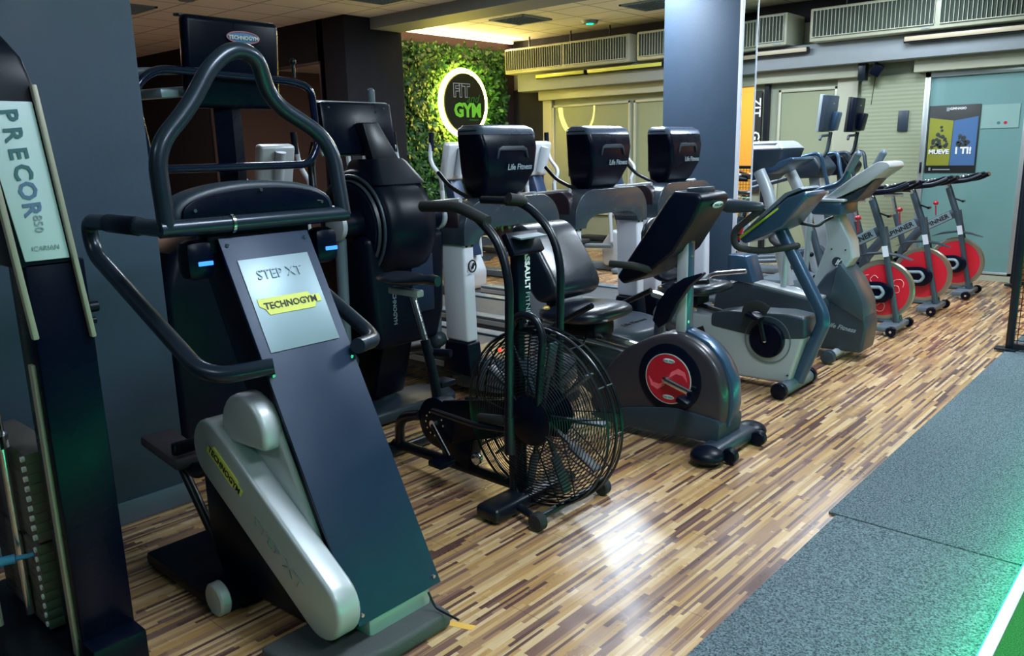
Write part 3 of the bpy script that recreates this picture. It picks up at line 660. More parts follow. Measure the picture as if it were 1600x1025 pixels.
# side covers (left and right) with the capsule shaped arm shrouds
for s_ in (-1, 1):
    b = B()
    a, e = Vector((-1.915, 0, .205)), Vector((-2.50, 0, .57)); dd = (e-a).normalized(); nn = Vector((-dd.z, 0, dd.x))
    pts = []
    for k in range(13): an = -PI/2+PI*k/12; p_ = e+dd*math.cos(an)*.112+nn*math.sin(an)*.112*1; pts.append((p_.x, p_.z))
    for k in range(13): an = PI/2+PI*k/12; p_ = a+dd*math.cos(an)*.105+nn*math.sin(an)*.105; pts.append((p_.x, p_.z))
    if s_ < 0: b.xz(pts, s_*.175, s_*.262, 0.014, seg=3); arm = b.put('arm_cover', SILVER, st)
    if s_ < 0:
        b = B(); m_ = Vector((-2.40, 0, .53)); L_ = [(-.115, .022), (.06, .022), (.07, .012), (.115, .012), (.115, -.012), (.09, -.012), (.08, -.026), (-.085, -.026), (-.095, -.01), (-.115, .0)]
        P = [m_-dd*u+nn*v for u, v in L_]
        P = [m_-dd*u*1.0-nn*(-v) for u, v in L_]
        b.loft([[Vector((p.x, -.262, p.z)) for p in P], [Vector((p.x, -.2655, p.z)) for p in P]]); bd = b.put('logo_badge', YELLOW, arm)
        lettering('TECHNOGYM', bd, (m_.x, -.267, m_.z), 0.034, INK, xd=-dd, yd=-nn, bold=.0006, ext=.0005)
        m2 = Vector((-2.12, 0, .325))
        lettering('STEP XT', arm, (m2.x, -.263, m2.z), 0.055, M('raised_silver', (.42, .45, .48), .3, metal=.5), xd=-dd, yd=-nn, ext=.002, sx=1.5)
    if s_ < 0: b = B(); b.xz([(-1.93, .22), (-2.23, .78), (-2.32, .77), (-2.52, .62), (-2.46, .45), (-2.0, .12)], s_*.12, s_*.182, 0.02, seg=3); b.put('side_cover', SILVER, st)
    b = B(); cx_, cz_ = -2.315, .665
    pts = [(cx_+.135*math.cos(t_), cz_+.135*math.sin(t_)) for t_ in [PI*1.12-PI*1.2*k/16 for k in range(17)]]
    if s_ < 0: b.xz(pts, s_*.14, s_*.235, 0.018, seg=3); b.put('hub_cover', SILVER, st)
    b = B(); b.xz([(-2.66, .50), (-2.50, .40), (-1.96, .08), (-2.35, .05), (-2.60, .07), (-2.66, .22)], s_*.12, s_*(.215 if s_ < 0 else .16), 0.012); b.put('lower_cover', BLACK, st)
    # pedal arm and pedal
    b = B(); b.tube([(-2.55, s_*.19, .50), (-2.78, s_*.19, .40), (-2.84, s_*.19, .42)], 0.03, .05, ry=.02); b.put('pedal_arm', BLACK, st)
    b = B(); b.box((-2.93, s_*.19, .455), (.30, .13, .045), rot=(0, .12, 0), bev=.015); pd = b.put('pedal', M('worn_pedal_rubber', (.045, .035, .05), .8, bump=.5), st)
    b = B(); b.box((-2.80, s_*.19, .50), (.03, .13, .05), rot=(0, .12, 0), bev=.01); b.put('toe_stop', BLACK, pd)
    b = B(); b.tube([(-2.90, s_*.19, .42), (-2.62, s_*.19, .10)], .018); b.put('link_rod', BLKMET, st)
    b = B(); b.lathe([(.001, 0), (.052, 0), (.06, .006), (.06, .035), (.05, .042), (.001, .042)], (-2.44, -.335 if s_ < 0 else .293, .062), 'Y', 32); b.put('levelling_roller', SILVER, st, label='silver roller disc')
    b = B(); b.box((-2.44, s_*.25, .035), (.07, .12, .045), bev=.006); b.put('roller_bracket', BLACK, st)
b = B(); b.box((-2.70, 0, .035), (.56, .66, .055), bev=.018); b.box((-2.35, 0, .035), (.5, .30, .06), bev=.01); b.put('rear_base', BLACK, st)
b = B(); b.xy([(-2.08, -.375), (-1.80, -.355), (-1.765, -.1), (-1.765, .15), (-2.08, .17)], .004, .062, .016, seg=3); b.put('front_base', GREYRUB, st, label='grey rubber coated front foot')
b = B(); b.box((-1.93, .01, .085), (.15, .26, .075), bev=.012); b.put('panel_support', SILVER, st)
b = B(); b.tube([(-1.82, .10, .13), (-1.80, .11, .075), (-1.70, .12, .066)], .004, .02); b.put('power_cable', BLKMET, st)
# handles
b = B(); R_ = .024
b.tube([(-2.46, -.36, 1.335), (-2.46, .345, 1.335)], R_*1.15); b.put('cross_bar', TUBE, st)
b = B(); b.tube([(-2.46, -.335, 1.33), (-2.46, -.345, 1.58), (-2.47, -.22, 1.70), (-2.48, -.13, 1.83), (-2.49, -.04, 1.895), (-2.51, .06, 1.88), (-2.55, .12, 1.74), (-2.50, .33, 1.60), (-2.46, .335, 1.33)], R_*1.15, .10, n=8, seg=14); b.put('arch_handle', TUBE, st)
for s_ in (-1, 1):
    b = B(); b.tube([(-2.46, s_*.335, 1.335), (-3.08, s_*.335, 1.335), (-3.06, s_*.335, 1.22), (-2.36, s_*.335, .90), (-2.28, s_*.30, .885), (-2.20, s_*.165, .90)], R_*1.15, .10, n=8, seg=14); b.put('side_handrail', TUBE, st)
    b = B(); b.cyl((-2.9, s_*.335, 1.335), (-2.66, s_*.335, 1.335), R_*1.32, bev=.004); b.put('hand_grip', BLACK, st)
b = B(); b.cyl((-2.46, -.125, 1.335), (-2.46, -.115, 1.335), R_*1.35); b.put('clamp_ring', CHROME, st)
b = B(); pts = [(.31*math.cos(PI*k/20), 1.345+.125*math.sin(PI*k/20)**.7) for k in range(21)]
b.yz(pts, -2.60, -2.475, .02, seg=3); cons = b.put('console', SLATE, st)
b = B(); pts = [(.28*math.cos(PI*k/20), 1.362+.085*math.sin(PI*k/20)**.7) for k in range(21)]
b.yz(pts, -2.475, -2.462, .004); b.put('console_back', GLOSSBLK, cons)
bolts(cons, [(-2.458, -.24, 1.385), (-2.458, .24, 1.385), (-2.458, 0, 1.44)], .006)
b = B(); b.box((-2.52, 0, 1.28), (.08, .40, .09), bev=.02); b.put('console_neck', BLACK, st)
for s_, y_ in ((-1, -.235), (1, .255)):
    b = B(); b.box((-2.50, y_, 1.225), (.09, .10, .13), bev=.03); hb = b.put('glint_housing', GLOSSBLK, st)  # made-up black box that carries the blue glint
    b = B(); b.box((-2.452, y_+.01, 1.215), (.006, .05, .014), bev=.002); b.put('blue_glint_bar', GLINT_BLUE, hb)  # glowing bar in place of a blue reflection

# ---------------------------------------------- 2. weight tower at the left edge
tw = abst('weight_tower', 'tall black cable machine tower with a pale lettered label cut by the left edge', 'weight machine', -2.6, .76, 0)
b = B(); b.box((-2.49, .80, .64), (.14, .155, 1.28), bev=.006); b.put('lower_column', GLOSSBLK, tw)
b = B(); b.loft([[Vector((x, y, z)) for x, y in rnd([(-2.42-bx, y0), (-2.42-bx, y1), (-2.60, y1), (-2.60, y0)], .015, 3)] for z, y0, y1, bx in ((1.27, .70, .86, 0), (1.55, .675, .835, 0), (1.74, .65, .815, .0), (1.82, .64, .800, .02), (1.88, .63, .77, .06), (1.90, .63, .74, .10))]); b.put('upper_column', BLACK, tw, sharp=50)
b = B(); b.yz([(.725, 1.285), (.838, 1.285), (.800, 1.705), (.670, 1.705)], -2.42, -2.414, .002); lab = b.put('label_panel', LABELP, tw, label='pale lettered label')
for k, (ch, mt_) in enumerate(zip('PRECOR', (TEALI, TEALI, TEALI, TEALI, BLUEI, BLUEI))):
    lettering(ch, lab, (-2.412, .737+k*.0045, 1.670-k*.049), .062, mt_, xd=(0, .09, -1), yd=(0, 1, .09), bold=.0015, ext=.0008)
lettering('850', lab, (-2.412, .77, 1.385), .032, GREYI, xd=(0, 0, -1), yd=(0, 1, 0), ext=.0006)
lettering('ICARIAN', lab, (-2.412, .780, 1.318), .018, GREYI, xd=(0, 1, 0), yd=(0, 0, 1), ext=.0006)
b = B(); b.box((-2.412, .692, 1.40), (.022, .016, .66), rot=(.085, 0, 0), bev=.004); b.put('trim_strip', BEIGE, tw)
b = B(); b.box((-2.412, .838, 1.40), (.022, .014, .70), rot=(.09, 0, 0), bev=.004); b.put('trim_strip', BEIGE, tw)
b = B(); b.box((-2.47, .718, .50), (.03, .014, .98), bev=.003); b.put('trim_strip', BEIGE, tw)
b = B(); b.box((-2.42, .8, .07), (.16, .16, .12), bev=.01); b.put('foot_cover', BLACK, tw)
for y_ in (.60, .69):
    b = B(); b.cyl((-2.78, y_, .10), (-2.78, y_, 1.84), .0125, seg=16); b.put('guide_rod', BEIGE if y_ < .65 else CHROME, tw)
b = B(); b.box((-3.06, .58, .95), (.06, .06, 1.9), bev=.006); b.put('rear_post', BLKMET, tw)
b = B(); b.box((-2.80, .62, 1.86), (.62, .07, .06), bev=.01); b.put('top_beam', BLKMET, tw)
b = B(); b.box((-2.78, .70, .035), (.78, .30, .07), bev=.01); b.put('base_frame', BLKMET, tw)
b = B(); b.box((-3.0, .62, .98), (.012, .05, 1.66)); b.box((-2.95, .62, .98), (.03, .03, 1.66)); b.put('inner_shield', BEIGE, tw)
for k in range(18):
    z_ = .085+k*.0325; dx = 0 if k < 9 else .012
    b = B(); b.box((-2.86+dx, .76, z_+.015+(.012 if k >= 9 else 0)), (.42, .11 if k < 9 else .10, .0318), bev=.001); wp_ = b.put('weight_plate', STACKM, tw)
    b = B(); b.cyl((-2.665+dx, .700, z_+.015+(.012 if k >= 9 else 0)), (-2.665+dx, .712, z_+.015+(.012 if k >= 9 else 0)), .009, seg=10); b.put('plate_number', WHITEI, wp_)
b = B(); b.cyl((-2.70, .71, .33), (-2.72, .66, .33), .008); b.cyl((-2.72, .66, .33), (-2.75, .57, .33), .015, bev=.003); b.put('selector_pin', M('blue_pin', (.05, .30, .55), .3, coat=.4), tw, label='blue selector pin')
b = B(); b.cyl((-2.72, .66, .70), (-2.72, .66, .74), .035); b.put('stack_head', CHROME, tw)
b = B(); b.lathe([(.02, -.015), (.09, -.018), (.08, 0), (.09, .018), (.02, .015)], (-2.84, .60, .80), 'Y', 32); b.put('pulley', BLACK, tw)
b = B(); b.tube([(-2.755, .60, .80), (-2.755, .60, 1.8)], .004, seg=8); b.put('cable', BLKMET, tw)
b = B(); b.cyl((-2.46, .885, 1.13), (-2.46, .91, 1.13), .016); b.cyl((-2.46, .885, 1.09), (-2.46, .90, 1.09), .01); b.put('adjuster_knob', BLACK, tw)

# ---------------------------------------------- 3. air bike
ab = thing('air_bike', 'black air bike with a big round wire fan cage and upright handle arms', 'exercise bike', -2.35, 2.53)
fx, fz, FR = -2.115, .425, .385
for s_ in (-1, 1):
    b = B()
    for k in range(21):
        r_ = .115+k*(FR-.115)/20; y_ = s_*(.085-.035*((r_-.115)/(FR-.115))**3)
        b.ring((fx, y_, fz), r_, .0024 if k < 20 else .006, 'Y', 56, 4)
    for k in range(9):
        a = 2*PI*k/9+.2; d_ = Vector((math.cos(a), 0, math.sin(a)))
        b.tube([Vector((fx, s_*.086, fz))+d_*.10, Vector((fx, s_*.075, fz))+d_*.27, Vector((fx, s_*.050, fz))+d_*FR], .0032, seg=5)
    b.put('fan_cage', BLKMET, ab)
b = B()
for k in range(12):
    a = 2*PI*k/12; p_ = Vector((fx+math.cos(a)*FR, 0, fz+math.sin(a)*FR)); b.cyl(p_+Vector((0, -.05, 0)), p_+Vector((0, .05, 0)), .004, seg=6)
b.ring((fx, 0, fz), FR+.004, .006, 'Y', 56, 6); b.put('cage_rim', BLKMET, ab)
b = B(); b.lathe([(.001, -.10), (.075, -.10), (.11, -.085), (.115, -.07), (.04, -.05), (.04, .05), (.115, .07), (.11, .085), (.001, .10)], (fx, 0, fz), 'Y', 36); b.put('fan_hub', BLACK, ab)
for k in range(10):
    a = 2*PI*k/10+.1; d_ = Vector((math.cos(a), 0, math.sin(a)))
    b = B(); b.box(Vector((fx, 0, fz))+d_*.265, (.16, .055, .010), rot=(0, -a, 0), bev=.002); b.box(Vector((fx, 0, fz))+d_*.12, (.18, .02, .012), rot=(0, -a, 0)); b.put('fan_blade', SLATE, ab)
lettering('ASSAULT', ab, (fx-.02, -.09, fz+.045), .04, GREYI, xd=(1, 0, 0), yd=(0, 0, 1), name='hub_lettering')
# frame
b = B(); b.tube([(-2.235, 0, .05), (-2.235, 0, .84)], .026, ry=.022); b.put('mast', BLKMET, ab)
b = B(); b.tube([(-2.235, -.06, .06), (-2.235, -.06, .80), (-2.19, -.06, .875), (-2.09, -.06, .875), (-2.05, -.06, .80), (-2.07, -.08, .45)], .017, .06); b.put('cage_hoop', BLKMET, ab)
b = B(); b.box((-2.22, 0, .99), (.05, .085, .34), bev=.012); sh = b.put('console_mast', BLACK, ab)
lettering('ASSAULT', sh, (-2.192, .012, 1.055), .042, WHITEI, xd=(0, 0, -1), yd=(0, 1, 0), bold=.0012); lettering('FITNESS', sh, (-2.192, .012, .895), .038, GREYI, xd=(0, 0, -1), yd=(0, 1, 0))
b = B(); b.box((-2.20, 0, 1.17), (.035, .20, .10), rot=(0, -.5, 0), bev=.008); dsp = b.put('display', BLACK, ab)
b = B(); b.box((-2.165, 0, 1.20), (.05, .17, .006), rot=(0, .15, 0)); b.put('display_edge', SLATEL, dsp)
b = B(); b.tube([(-3.12, 0, .065), (-2.20, 0, .065)], .026, ry=.03); b.put('lower_frame', BLKMET, ab)
b = B(); b.tube([(-3.08, 0, .07), (-3.02, -.04, .24), (-2.86, -.04, .285)], .026, .08); b.put('rear_frame', BLKMET, ab)
b = B(); b.tube([(-2.72, 0, .10), (-2.80, 0, .50), (-2.845, 0, .66)], .03, ry=.02); b.put('seat_tube', BLKMET, ab)
b = B(); b.tube([(-2.83, 0, .62), (-2.93, 0, .90)], .018, ry=.014); sp_ = b.put('seat_post', CHROME, ab, label='bright steel seat post')
b = B()
for k in range(7): q = Vector((-2.83, 0, .62)).lerp(Vector((-2.93, 0, .90)), .12+.11*k); b.cyl(q+Vector((.017, 0, 0)), q+Vector((.019, 0, .001)), .004, seg=8)
b.put('adjustment_holes', INK, sp_)
b = B(); b.box((-2.97, 0, .885), (.22, .045, .035), bev=.008); b.put('seat_slider', SILVER, ab)
b = B(); b.cyl((-2.80, .02, .60), (-2.72, .05, .60), .02); b.put('seat_post_knob', BLACK, ab)
b = B()
rings = []
for x_, wy, zt in ((-3.10, .04, .945), (-3.07, .105, .955), (-3.0, .125, .955), (-2.93, .10, .95), (-2.86, .05, .955), (-2.78, .032, .965), (-2.735, .022, .96)):
    rings.append([Vector((x_, wy*math.cos(2*PI*k/16), zt+.028*math.sin(2*PI*k/16)*(1 if math.sin(2*PI*k/16) < 0 else .8))) for k in range(16)])
b.loft(rings); b.put('saddle', VINYL, ab, sharp=70)
cxk, czk = -2.74, .27
b = B(); b.lathe([(.001, -.055), (.10, -.055), (.125, -.045), (.125, .03), (.10, .04), (.001, .04)], (cxk, 0, czk), 'Y', 36); b.put('chain_cover', BLACK, ab)
b = B(); b.xz([(cxk, .38), (fx-.05, .50), (fx, .36), (cxk+.02, .16)], -.045, -.02, .008); b.xz([(cxk-.02, .37), (cxk+.25, .33), (cxk+.20, .07), (cxk-.02, .14)], -.04, .04, .01); b.put('drive_housing', BLACK, ab)
b = B()
for k in range(12):
    a = 2*PI*k/12; b.cyl((cxk+.06*math.cos(a), -.056, czk+.06*math.sin(a)), (cxk+.06*math.cos(a), -.060, czk+.06*math.sin(a)), .005, seg=8)
b.cyl((cxk, -.055, czk), (cxk, -.075, czk), .02); b.put('sprocket', CHROME, ab)
b = B(); b.cyl((cxk+.28, -.045, .16), (cxk+.28, -.07, .16), .028, bev=.004); b.put('tension_nut', CHROME, ab)
b = B(); b.tube([(cxk, -.075, czk), (cxk+.12, -.085, czk-.13)], .014, ry=.008); cr = b.put('crank_arm', BLKMET, ab)
b = B(); b.box((cxk+.13, -.14, czk-.14), (.09, .10, .03), bev=.008); b.put('pedal', BLACK, cr)
b = B(); b.tube([(cxk, .045, czk), (cxk-.12, .075, czk+.13)], .014, ry=.008); cr = b.put('crank_arm', BLKMET, ab)
b = B(); b.box((cxk-.13, .13, czk+.14), (.09, .10, .03), bev=.008); b.put('pedal', BLACK, cr)
for s_, xo in ((-1, 0.0), (1, -.08)):
    y_ = s_*.215
    b = B(); b.tube([(-2.56+xo, y_, 1.325), (-2.30+xo, y_, 1.325), (-2.14+xo, y_, 1.20), (-2.09+xo, y_, 1.05), (-2.11+xo, y_, .46)], .0185, .10, n=8, seg=12); ha = b.put('handle_arm', BLKMET, ab)
    if s_ < 0: g0 = [(-2.58, y_, 1.325), (-2.36, y_, 1.33)]; g1 = [(-2.36, y_, 1.33), (-2.20, y_, 1.275)]
    else: g0 = [(-2.48, y_, 1.325), (-2.36, y_, 1.325)]; g1 = [(-2.36+.0, y_, 1.325), (-2.38, y_-.10, 1.345)]
    b = B(); b.tube(g0+g1[1:], .024, .05, seg=14); b.put('foam_grip', RUBBER, ha)
    b = B(); b.tube([(-2.11+xo, y_, .48), (-2.11+xo, y_, .32)], .022); b.tube([(-2.11+xo, y_, .42), (-2.30, y_, .40), (cxk+.05, s_*.11, .36)], .013, .05); b.put('link_rod', BLKMET, ha)
    b = B(); b.cyl((-2.12+xo, y_-.0, .46), (-2.30, y_-s_*.02, .43), .021, bev=.004); b.put('foot_peg', RUBBER, ha)
b = B(); b.cyl((-2.13, -.24, .765), (-2.13, -.234, .765), .008); b.put('reflector_dot', RED_GLOW, ab)  # small red dot given its own emission
b = B(); b.cyl((-2.2, -.21, .40), (-2.2, .21, .40), .014); b.put('pivot_axle', BLKMET, ab)
b = B(); b.box((-2.20, 0, .04), (.13, .56, .065), bev=.022, seg=3); b.put('front_foot', BLKMET, ab)
b = B(); b.box((-3.12, 0, .035), (.09, .50, .06), bev=.02, seg=3); b.put('rear_foot', BLKMET, ab)
b = B(); b.tube([(-2.12, -.15, .05), (-2.03, -.17, .045), (-2.0, -.20, .045), (-2.0, .27, .045)], .017, .03); b.put('wheel_bar', BLKMET, ab)
for y_ in (-.19, .27):
    b = B(); b.lathe([(.008, -.022), (.034, -.022), (.04, -.015), (.04, .015), (.034, .022), (.008, .022)], (-1.985, y_, .042), 'Y', 24); b.put('transport_wheel', RUBBER, ab)

# ---------------------------------------------- 4. recumbent bike with red disc
rb = thing('recumbent_bike', 'dark recumbent exercise bike with a red round disc around its crank', 'exercise bike', -2.3, 3.65)
prof_ = [(-1.80, .10), (-1.765, .24), (-1.775, .38), (-1.83, .49), (-1.92, .57), (-2.05, .615), (-2.20, .575), (-2.38, .48), (-2.50, .36), (-2.60, .20), (-2.62, .09), (-2.45, .055)]
b = B(); b.xz(prof_, -.105, .105, .035, r=.06, seg=4); body = b.put('fairing', M('graphite_plastic', (.030, .026, .036), .33, coat=.25, bump=.08), rb)
b = B(); b.xz([(-1.775, .14), (-1.745, .26), (-1.755, .38), (-1.81, .49), (-1.90, .575), (-2.03, .625), (-2.04, .60), (-1.95, .55), (-1.85, .45), (-1.82, .20), (-1.83, .12)], -.045, .045, .012); b.put('front_spine', BLUEST, rb)
b = B(); b.xz([(-1.79, .075), (-1.78, .19), (-2.05, .215), (-2.35, .155), (-2.60, .07), (-2.45, .045)], -.125, .125, .02, r=.03); b.put('skirt', SLATE, rb)
CX, CZ = -2.085, .365
b = B(); b.lathe([(.001, -.118), (.155, -.118), (.185, -.110), (.19, -.08), (.001, -.08)], (CX, 0, CZ), 'Y', 48); ringp = b.put('disc_surround', BLACK, rb)
b = B(); b.lathe([(.001, -.124), (.130, -.124), (.134, -.116), (.001, -.116)], (CX, 0, CZ), 'Y', 48); rd = b.put('crank_disc', RED, rb, label='red round disc')
b = B(); b.ring((CX, -.121, CZ), .133, .0035, 'Y', 48, 6); b.put('disc_rim', SILVER, rd)
b = B()
for s_ in (-1, 1):
    P = [(CX+s_*(.01), CZ+s_*.01), (CX+s_*.05, CZ+s_*.035), (CX+s_*.09, CZ+s_*.03), (CX+s_*.115, CZ-s_*.0), (CX+s_*.10, CZ+s_*.05), (CX+s_*.06, CZ+s_*.065), (CX+s_*.02, CZ+s_*.04)]
    b.xz(P, -.1255, -.124)
b.put('disc_swirl', REDL, rd)
for s_ in (-1, 1):
    b = B(); b.ball((CX+.005, -.1245, CZ+s_*.098), (.036, .0025, .0125), 20); ov = b.put('oval_badge', LABELP, rd)
    lettering('STAR TRAC', ov, (CX+.005, -.1275, CZ+s_*.098), .013, INK, xd=(1, 0, 0), ext=.0005)
b = B(); b.cyl((CX, -.124, CZ), (CX, -.155, CZ), .018, bev=.003); b.tube([(CX, -.150, CZ), (CX+.155, -.150, CZ-.045)], .017, ry=.009); cr = b.put('crank_arm', CHROME, rb, label='silver crank arm')
b = B(); b.cyl((CX+.155, -.15, CZ-.045), (CX+.155, -.175, CZ-.045), .014); b.box((CX+.15, -.21, CZ-.07), (.07, .07, .03), rot=(0, .4, 0), bev=.008); b.put('pedal', BLACK, cr)
b = B(); b.tube([(CX, .11, CZ), (CX-.15, .15, CZ+.045)], .017, ry=.009); cr = b.put('crank_arm', CHROME, rb)
b = B(); b.box((CX-.16, .20, CZ+.05), (.08, .08, .03), bev=.008); b.put('pedal', BLACK, cr)
b = B(); b.box((-2.065, 0, .84), (.062, .085, .56), bev=.012); ps = b.put('console_post', SILVER, rb, label='silver console post'); bolts(ps, [(-2.033, 0, 1.075), (-2.033, 0, 1.00), (-2.033, -.02, .66), (-2.033, -.02, .61)], .009)
b = B(); b.box((-2.034, .0, .84), (.006, .06, .54), bev=.002); b.put('post_channel', BLUEST, ps)
b = B(); b.xz([(-2.40, .88), (-2.36, .84), (-2.22, .90), (-2.06, 1.03), (-1.95, 1.20), (-1.90, 1.30), (-1.93, 1.325), (-2.06, 1.335), (-2.09, 1.31)], -.145, .145, .02, seg=3); cons = b.put('console', BLACK, rb)
b = B(); b.box((-1.99, 0, 1.335), (.09, .13, .03), rot=(0, -.05, 0), bev=.008); b.put('top_lip', SLATE, cons)
b = B(); b.ball((-1.91, .03, 1.262), (.006, .055, .018), 20, rot=(0, .35, 0)); ov = b.put('oval_badge', LABELP, cons); lettering('STAR TRAC', ov, (-1.903, .03, 1.262), .017, INK, ext=.0006)
for s_ in (-1, 1):
    b = B(); b.tube([(-2.20, s_*.13, .93), (-2.22, s_*.22, .96), (-2.37, s_*.24, .965)], .019, .05); b.put('hand_grip', RUBBER, rb)
b = B(); b.xz([(-2.20, .66), (-2.17, .76), (-2.11, .84), (-2.02, .90), (-1.92, .935), (-1.915, .925), (-1.99, .86), (-2.06, .76), (-2.11, .66), (-2.16, .62)], -.10, -.055, .012); b.put('knee_guard', BLACK, rb)
b = B(); b.tube([(-2.30, 0, .465), (-3.00, 0, .54)], .03, ry=.045); b.put('seat_rail', CHROME, rb, label='polished seat rail')
b = B(); b.tube([(-2.35, 0, .38), (-2.96, 0, .42)], .05, ry=.06); b.xz([(-2.45, .40), (-2.75, .43), (-2.72, .22), (-2.5, .08)], -.07, .07, .02); b.put('main_beam', M('dark_green_grey', (.014, .024, .026), .3, coat=.3), rb)
b = B(); b.tube([(-2.94, 0, .42), (-2.97, 0, .05)], .035); b.put('rear_leg', BLKMET, rb)
b = B(); b.box((-2.97, 0, .035), (.08, .50, .06), bev=.02); b.put('rear_foot', BLKMET, rb)
b = B(); b.box((-2.70, 0, .545), (.26, .20, .09), bev=.02); b.put('seat_carriage', BLACK, rb)
b = B(); b.cushion((-2.71, 0, .635), (.46, .48, .11), rot=(0, -.04, 0)); b.put('seat', VINYL, rb, sharp=80)
b = B(); b.xz([(-3.09, 1.13), (-3.0, 1.135), (-2.93, 1.08), (-2.78, .86), (-2.74, .77), (-2.80, .70), (-2.90, .69), (-2.99, .80), (-3.08, 1.02)], -.22, .22, .045, r=.05, seg=4); b.put('backrest', VINYL, rb, sharp=80)
b = B(); b.xz([(-2.95, .62), (-2.90, .66), (-3.05, 1.0), (-3.09, 1.0)], -.05, .05, .01); b.put('backrest_bracket', BLKMET, rb)
for s_ in (-1, 1):
    b = B(); b.tube([(-2.80, s_*.21, .56), (-2.72, s_*.27, .60), (-2.45, s_*.29, .74)], .016, .06); b.put('seat_handle', BLKMET, rb)
b = B(); b.tube([(-2.62, -.10, .53), (-2.55, -.24, .50)], .007); b.put('adjust_lever', CHROME, rb)
b = B(); b.box((-1.79, 0, .052), (.12, .44, .075), bev=.03, seg=3); b.put('front_foot', SLATE, rb)
for s_ in (-1, 1):
    b = B(); b.ball((-1.785, s_*.24, .05), (.085, .085, .046)); b.put('foot_cap', BLACK, rb)
    b = B(); b.lathe([(.008, -.022), (.034, -.022), (.04, -.014), (.04, .014), (.034, .022), (.008, .022)], (-1.70, s_*.16, .045), 'Y', 24); b.put('transport_wheel', BLACK, rb)

# ---------------------------------------------- 5. grey recumbent bike
gb = thing('recumbent_bike', 'light grey recumbent bike with blue-grey bent post and black crank plate', 'exercise bike', -2.25, 4.87)
b = B(); b.xz([(-1.90, .47), (-1.865, .40), (-1.955, .06), (-2.55, .055), (-2.66, .12), (-2.66, .45), (-2.50, .44), (-2.2, .50), (-2.0, .495)], -.095, .095, .02, r=.03, seg=3); bd = b.put('body', LGREY, gb)
b = B(); b.xz([(-1.868, .50), (-1.86, .37), (-2.12, .335), (-2.50, .375), (-2.50, .46), (-2.35, .495), (-2.0, .515)], -.105, .105, .015, r=.02, seg=3); b.put('top_shell', SLATE, gb)
b = B(); b.box((-2.60, -.097, .31), (.12, .006, .07), rot=(0, -.4, 0)); b.put('side_vent', INK, bd)
bolts(bd, [(-1.96, -.098, .12), (-2.03, -.098, .25)], .006, INK, 'Y')
b = B(); b.lathe([(.001, -.135), (.105, -.135), (.115, -.125), (.115, -.10), (.001, -.10)], (-2.10, 0, .335), 'Y', 40); cd = b.put('crank_plate', GLOSSBLK, gb)
b = B(); b.ring((-2.10, -.104, .335), .15, .004, 'Y', 40, 5); b.put('plate_surround', SLATEL, gb)
b = B(); b.cyl((-2.10, -.137, .335), (-2.10, -.15, .335), .012, bev=.002); b.put('axle_cap', CHROME, cd)
b = B(); b.tube([(-2.10, -.15, .335), (-2.14, -.155, .49)], .016, ry=.01); cr = b.put('crank_arm', BLKMET, gb)
b = B(); b.box((-2.145, -.21, .50), (.10, .09, .03), rot=(0, .3, 0), bev=.01); pd = b.put('pedal', BLACK, cr)
b = B(); b.tube([(-2.20, -.21, .48), (-2.19, -.21, .555), (-2.12, -.21, .575), (-2.06, -.21, .54)], .035, .04, ry=.006); b.put('toe_strap', RUBBER, cr)
b = B(); b.tube([(-2.10, .10, .335), (-2.06, .15, .18)], .016, ry=.01); cr = b.put('crank_arm', BLKMET, gb)
b = B(); b.box((-2.055, .20, .17), (.10, .09, .03), bev=.01); b.put('pedal', BLACK, cr)
b = B(); b.tube([(-2.11, 0, 1.06), (-1.80, 0, .52), (-1.79, 0, .46), (-1.93, 0, .07)], .042, .08, ry=.036, seg=16); b.put('bent_post', BLUEST, gb, label='blue-grey bent post')
b = B(); b.xz([(-2.30, .97), (-2.26, .94), (-2.02, 1.05), (-1.87, 1.25), (-1.89, 1.275), (-2.0, 1.235)], -.155, .155, .016, seg=3); cons = b.put('console', BLUEST, gb)
b = B(); b.xz([(-2.295, .985), (-2.05, 1.175), (-2.045, 1.165), (-2.285, .972)], -.158, -.148, .001); b.put('console_edge', M('lime_edge', (.42, .55, .05), .4), cons)
b = B(); b.xz([(-2.27, 1.00), (-2.0, 1.245), (-1.91, 1.285), (-1.93, 1.295), (-2.02, 1.262), (-2.28, 1.015)], -.14, .14, .004); b.put('console_face', SLATEL, cons)
b = B(); b.tube([(-2.09, -.26, 1.185), (-2.28, -.27, 1.03), (-2.27, -.26, .93), (-2.15, -.15, .90), (-1.98, 0, .93)], .021, .07, seg=14); b.put('handlebar', RUBBER, gb)
b = B(); b.tube([(-2.09, .26, 1.185), (-2.28, .27, 1.03), (-2.27, .26, .93), (-2.15, .15, .90), (-1.98, 0, .93)], .021, .07, seg=14); b.put('handlebar', RUBBER, gb)
b = B(); rr_ = []
for x_, q in ((-2.36, .012), (-2.35, .035), (-2.31, .045), (-2.26, .042), (-2.18, .034), (-2.10, .026), (-2.085, .01)): rr_.append([Vector((x_, -.27+q*math.cos(2*PI*k/16), 1.185+q*math.sin(2*PI*k/16))) for k in range(16)])
b.loft(rr_); b.put('heart_rate_grip', SLATE, gb, sharp=70)
b = B(); b.tube([(-2.03, .12, 1.06), (-1.92, .16, 1.04), (-1.90, .20, 1.07), (-1.84, .20, 1.10)], .01, .03); b.put('console_hook', BLKMET, gb)
b = B(); b.tube([(-2.40, 0, .43), (-3.0, 0, .53)], .028, ry=.05); b.put('seat_rail', CHROME, gb)
b = B(); b.tube([(-2.5, 0, .30), (-2.98, 0, .40)], .05, ry=.05); b.put('main_beam', SLATEL, gb)
b = B(); b.tube([(-2.95, 0, .40), (-2.98, 0, .05)], .035); b.box((-2.98, 0, .035), (.08, .44, .06), bev=.02); b.put('rear_foot', SLATE, gb)
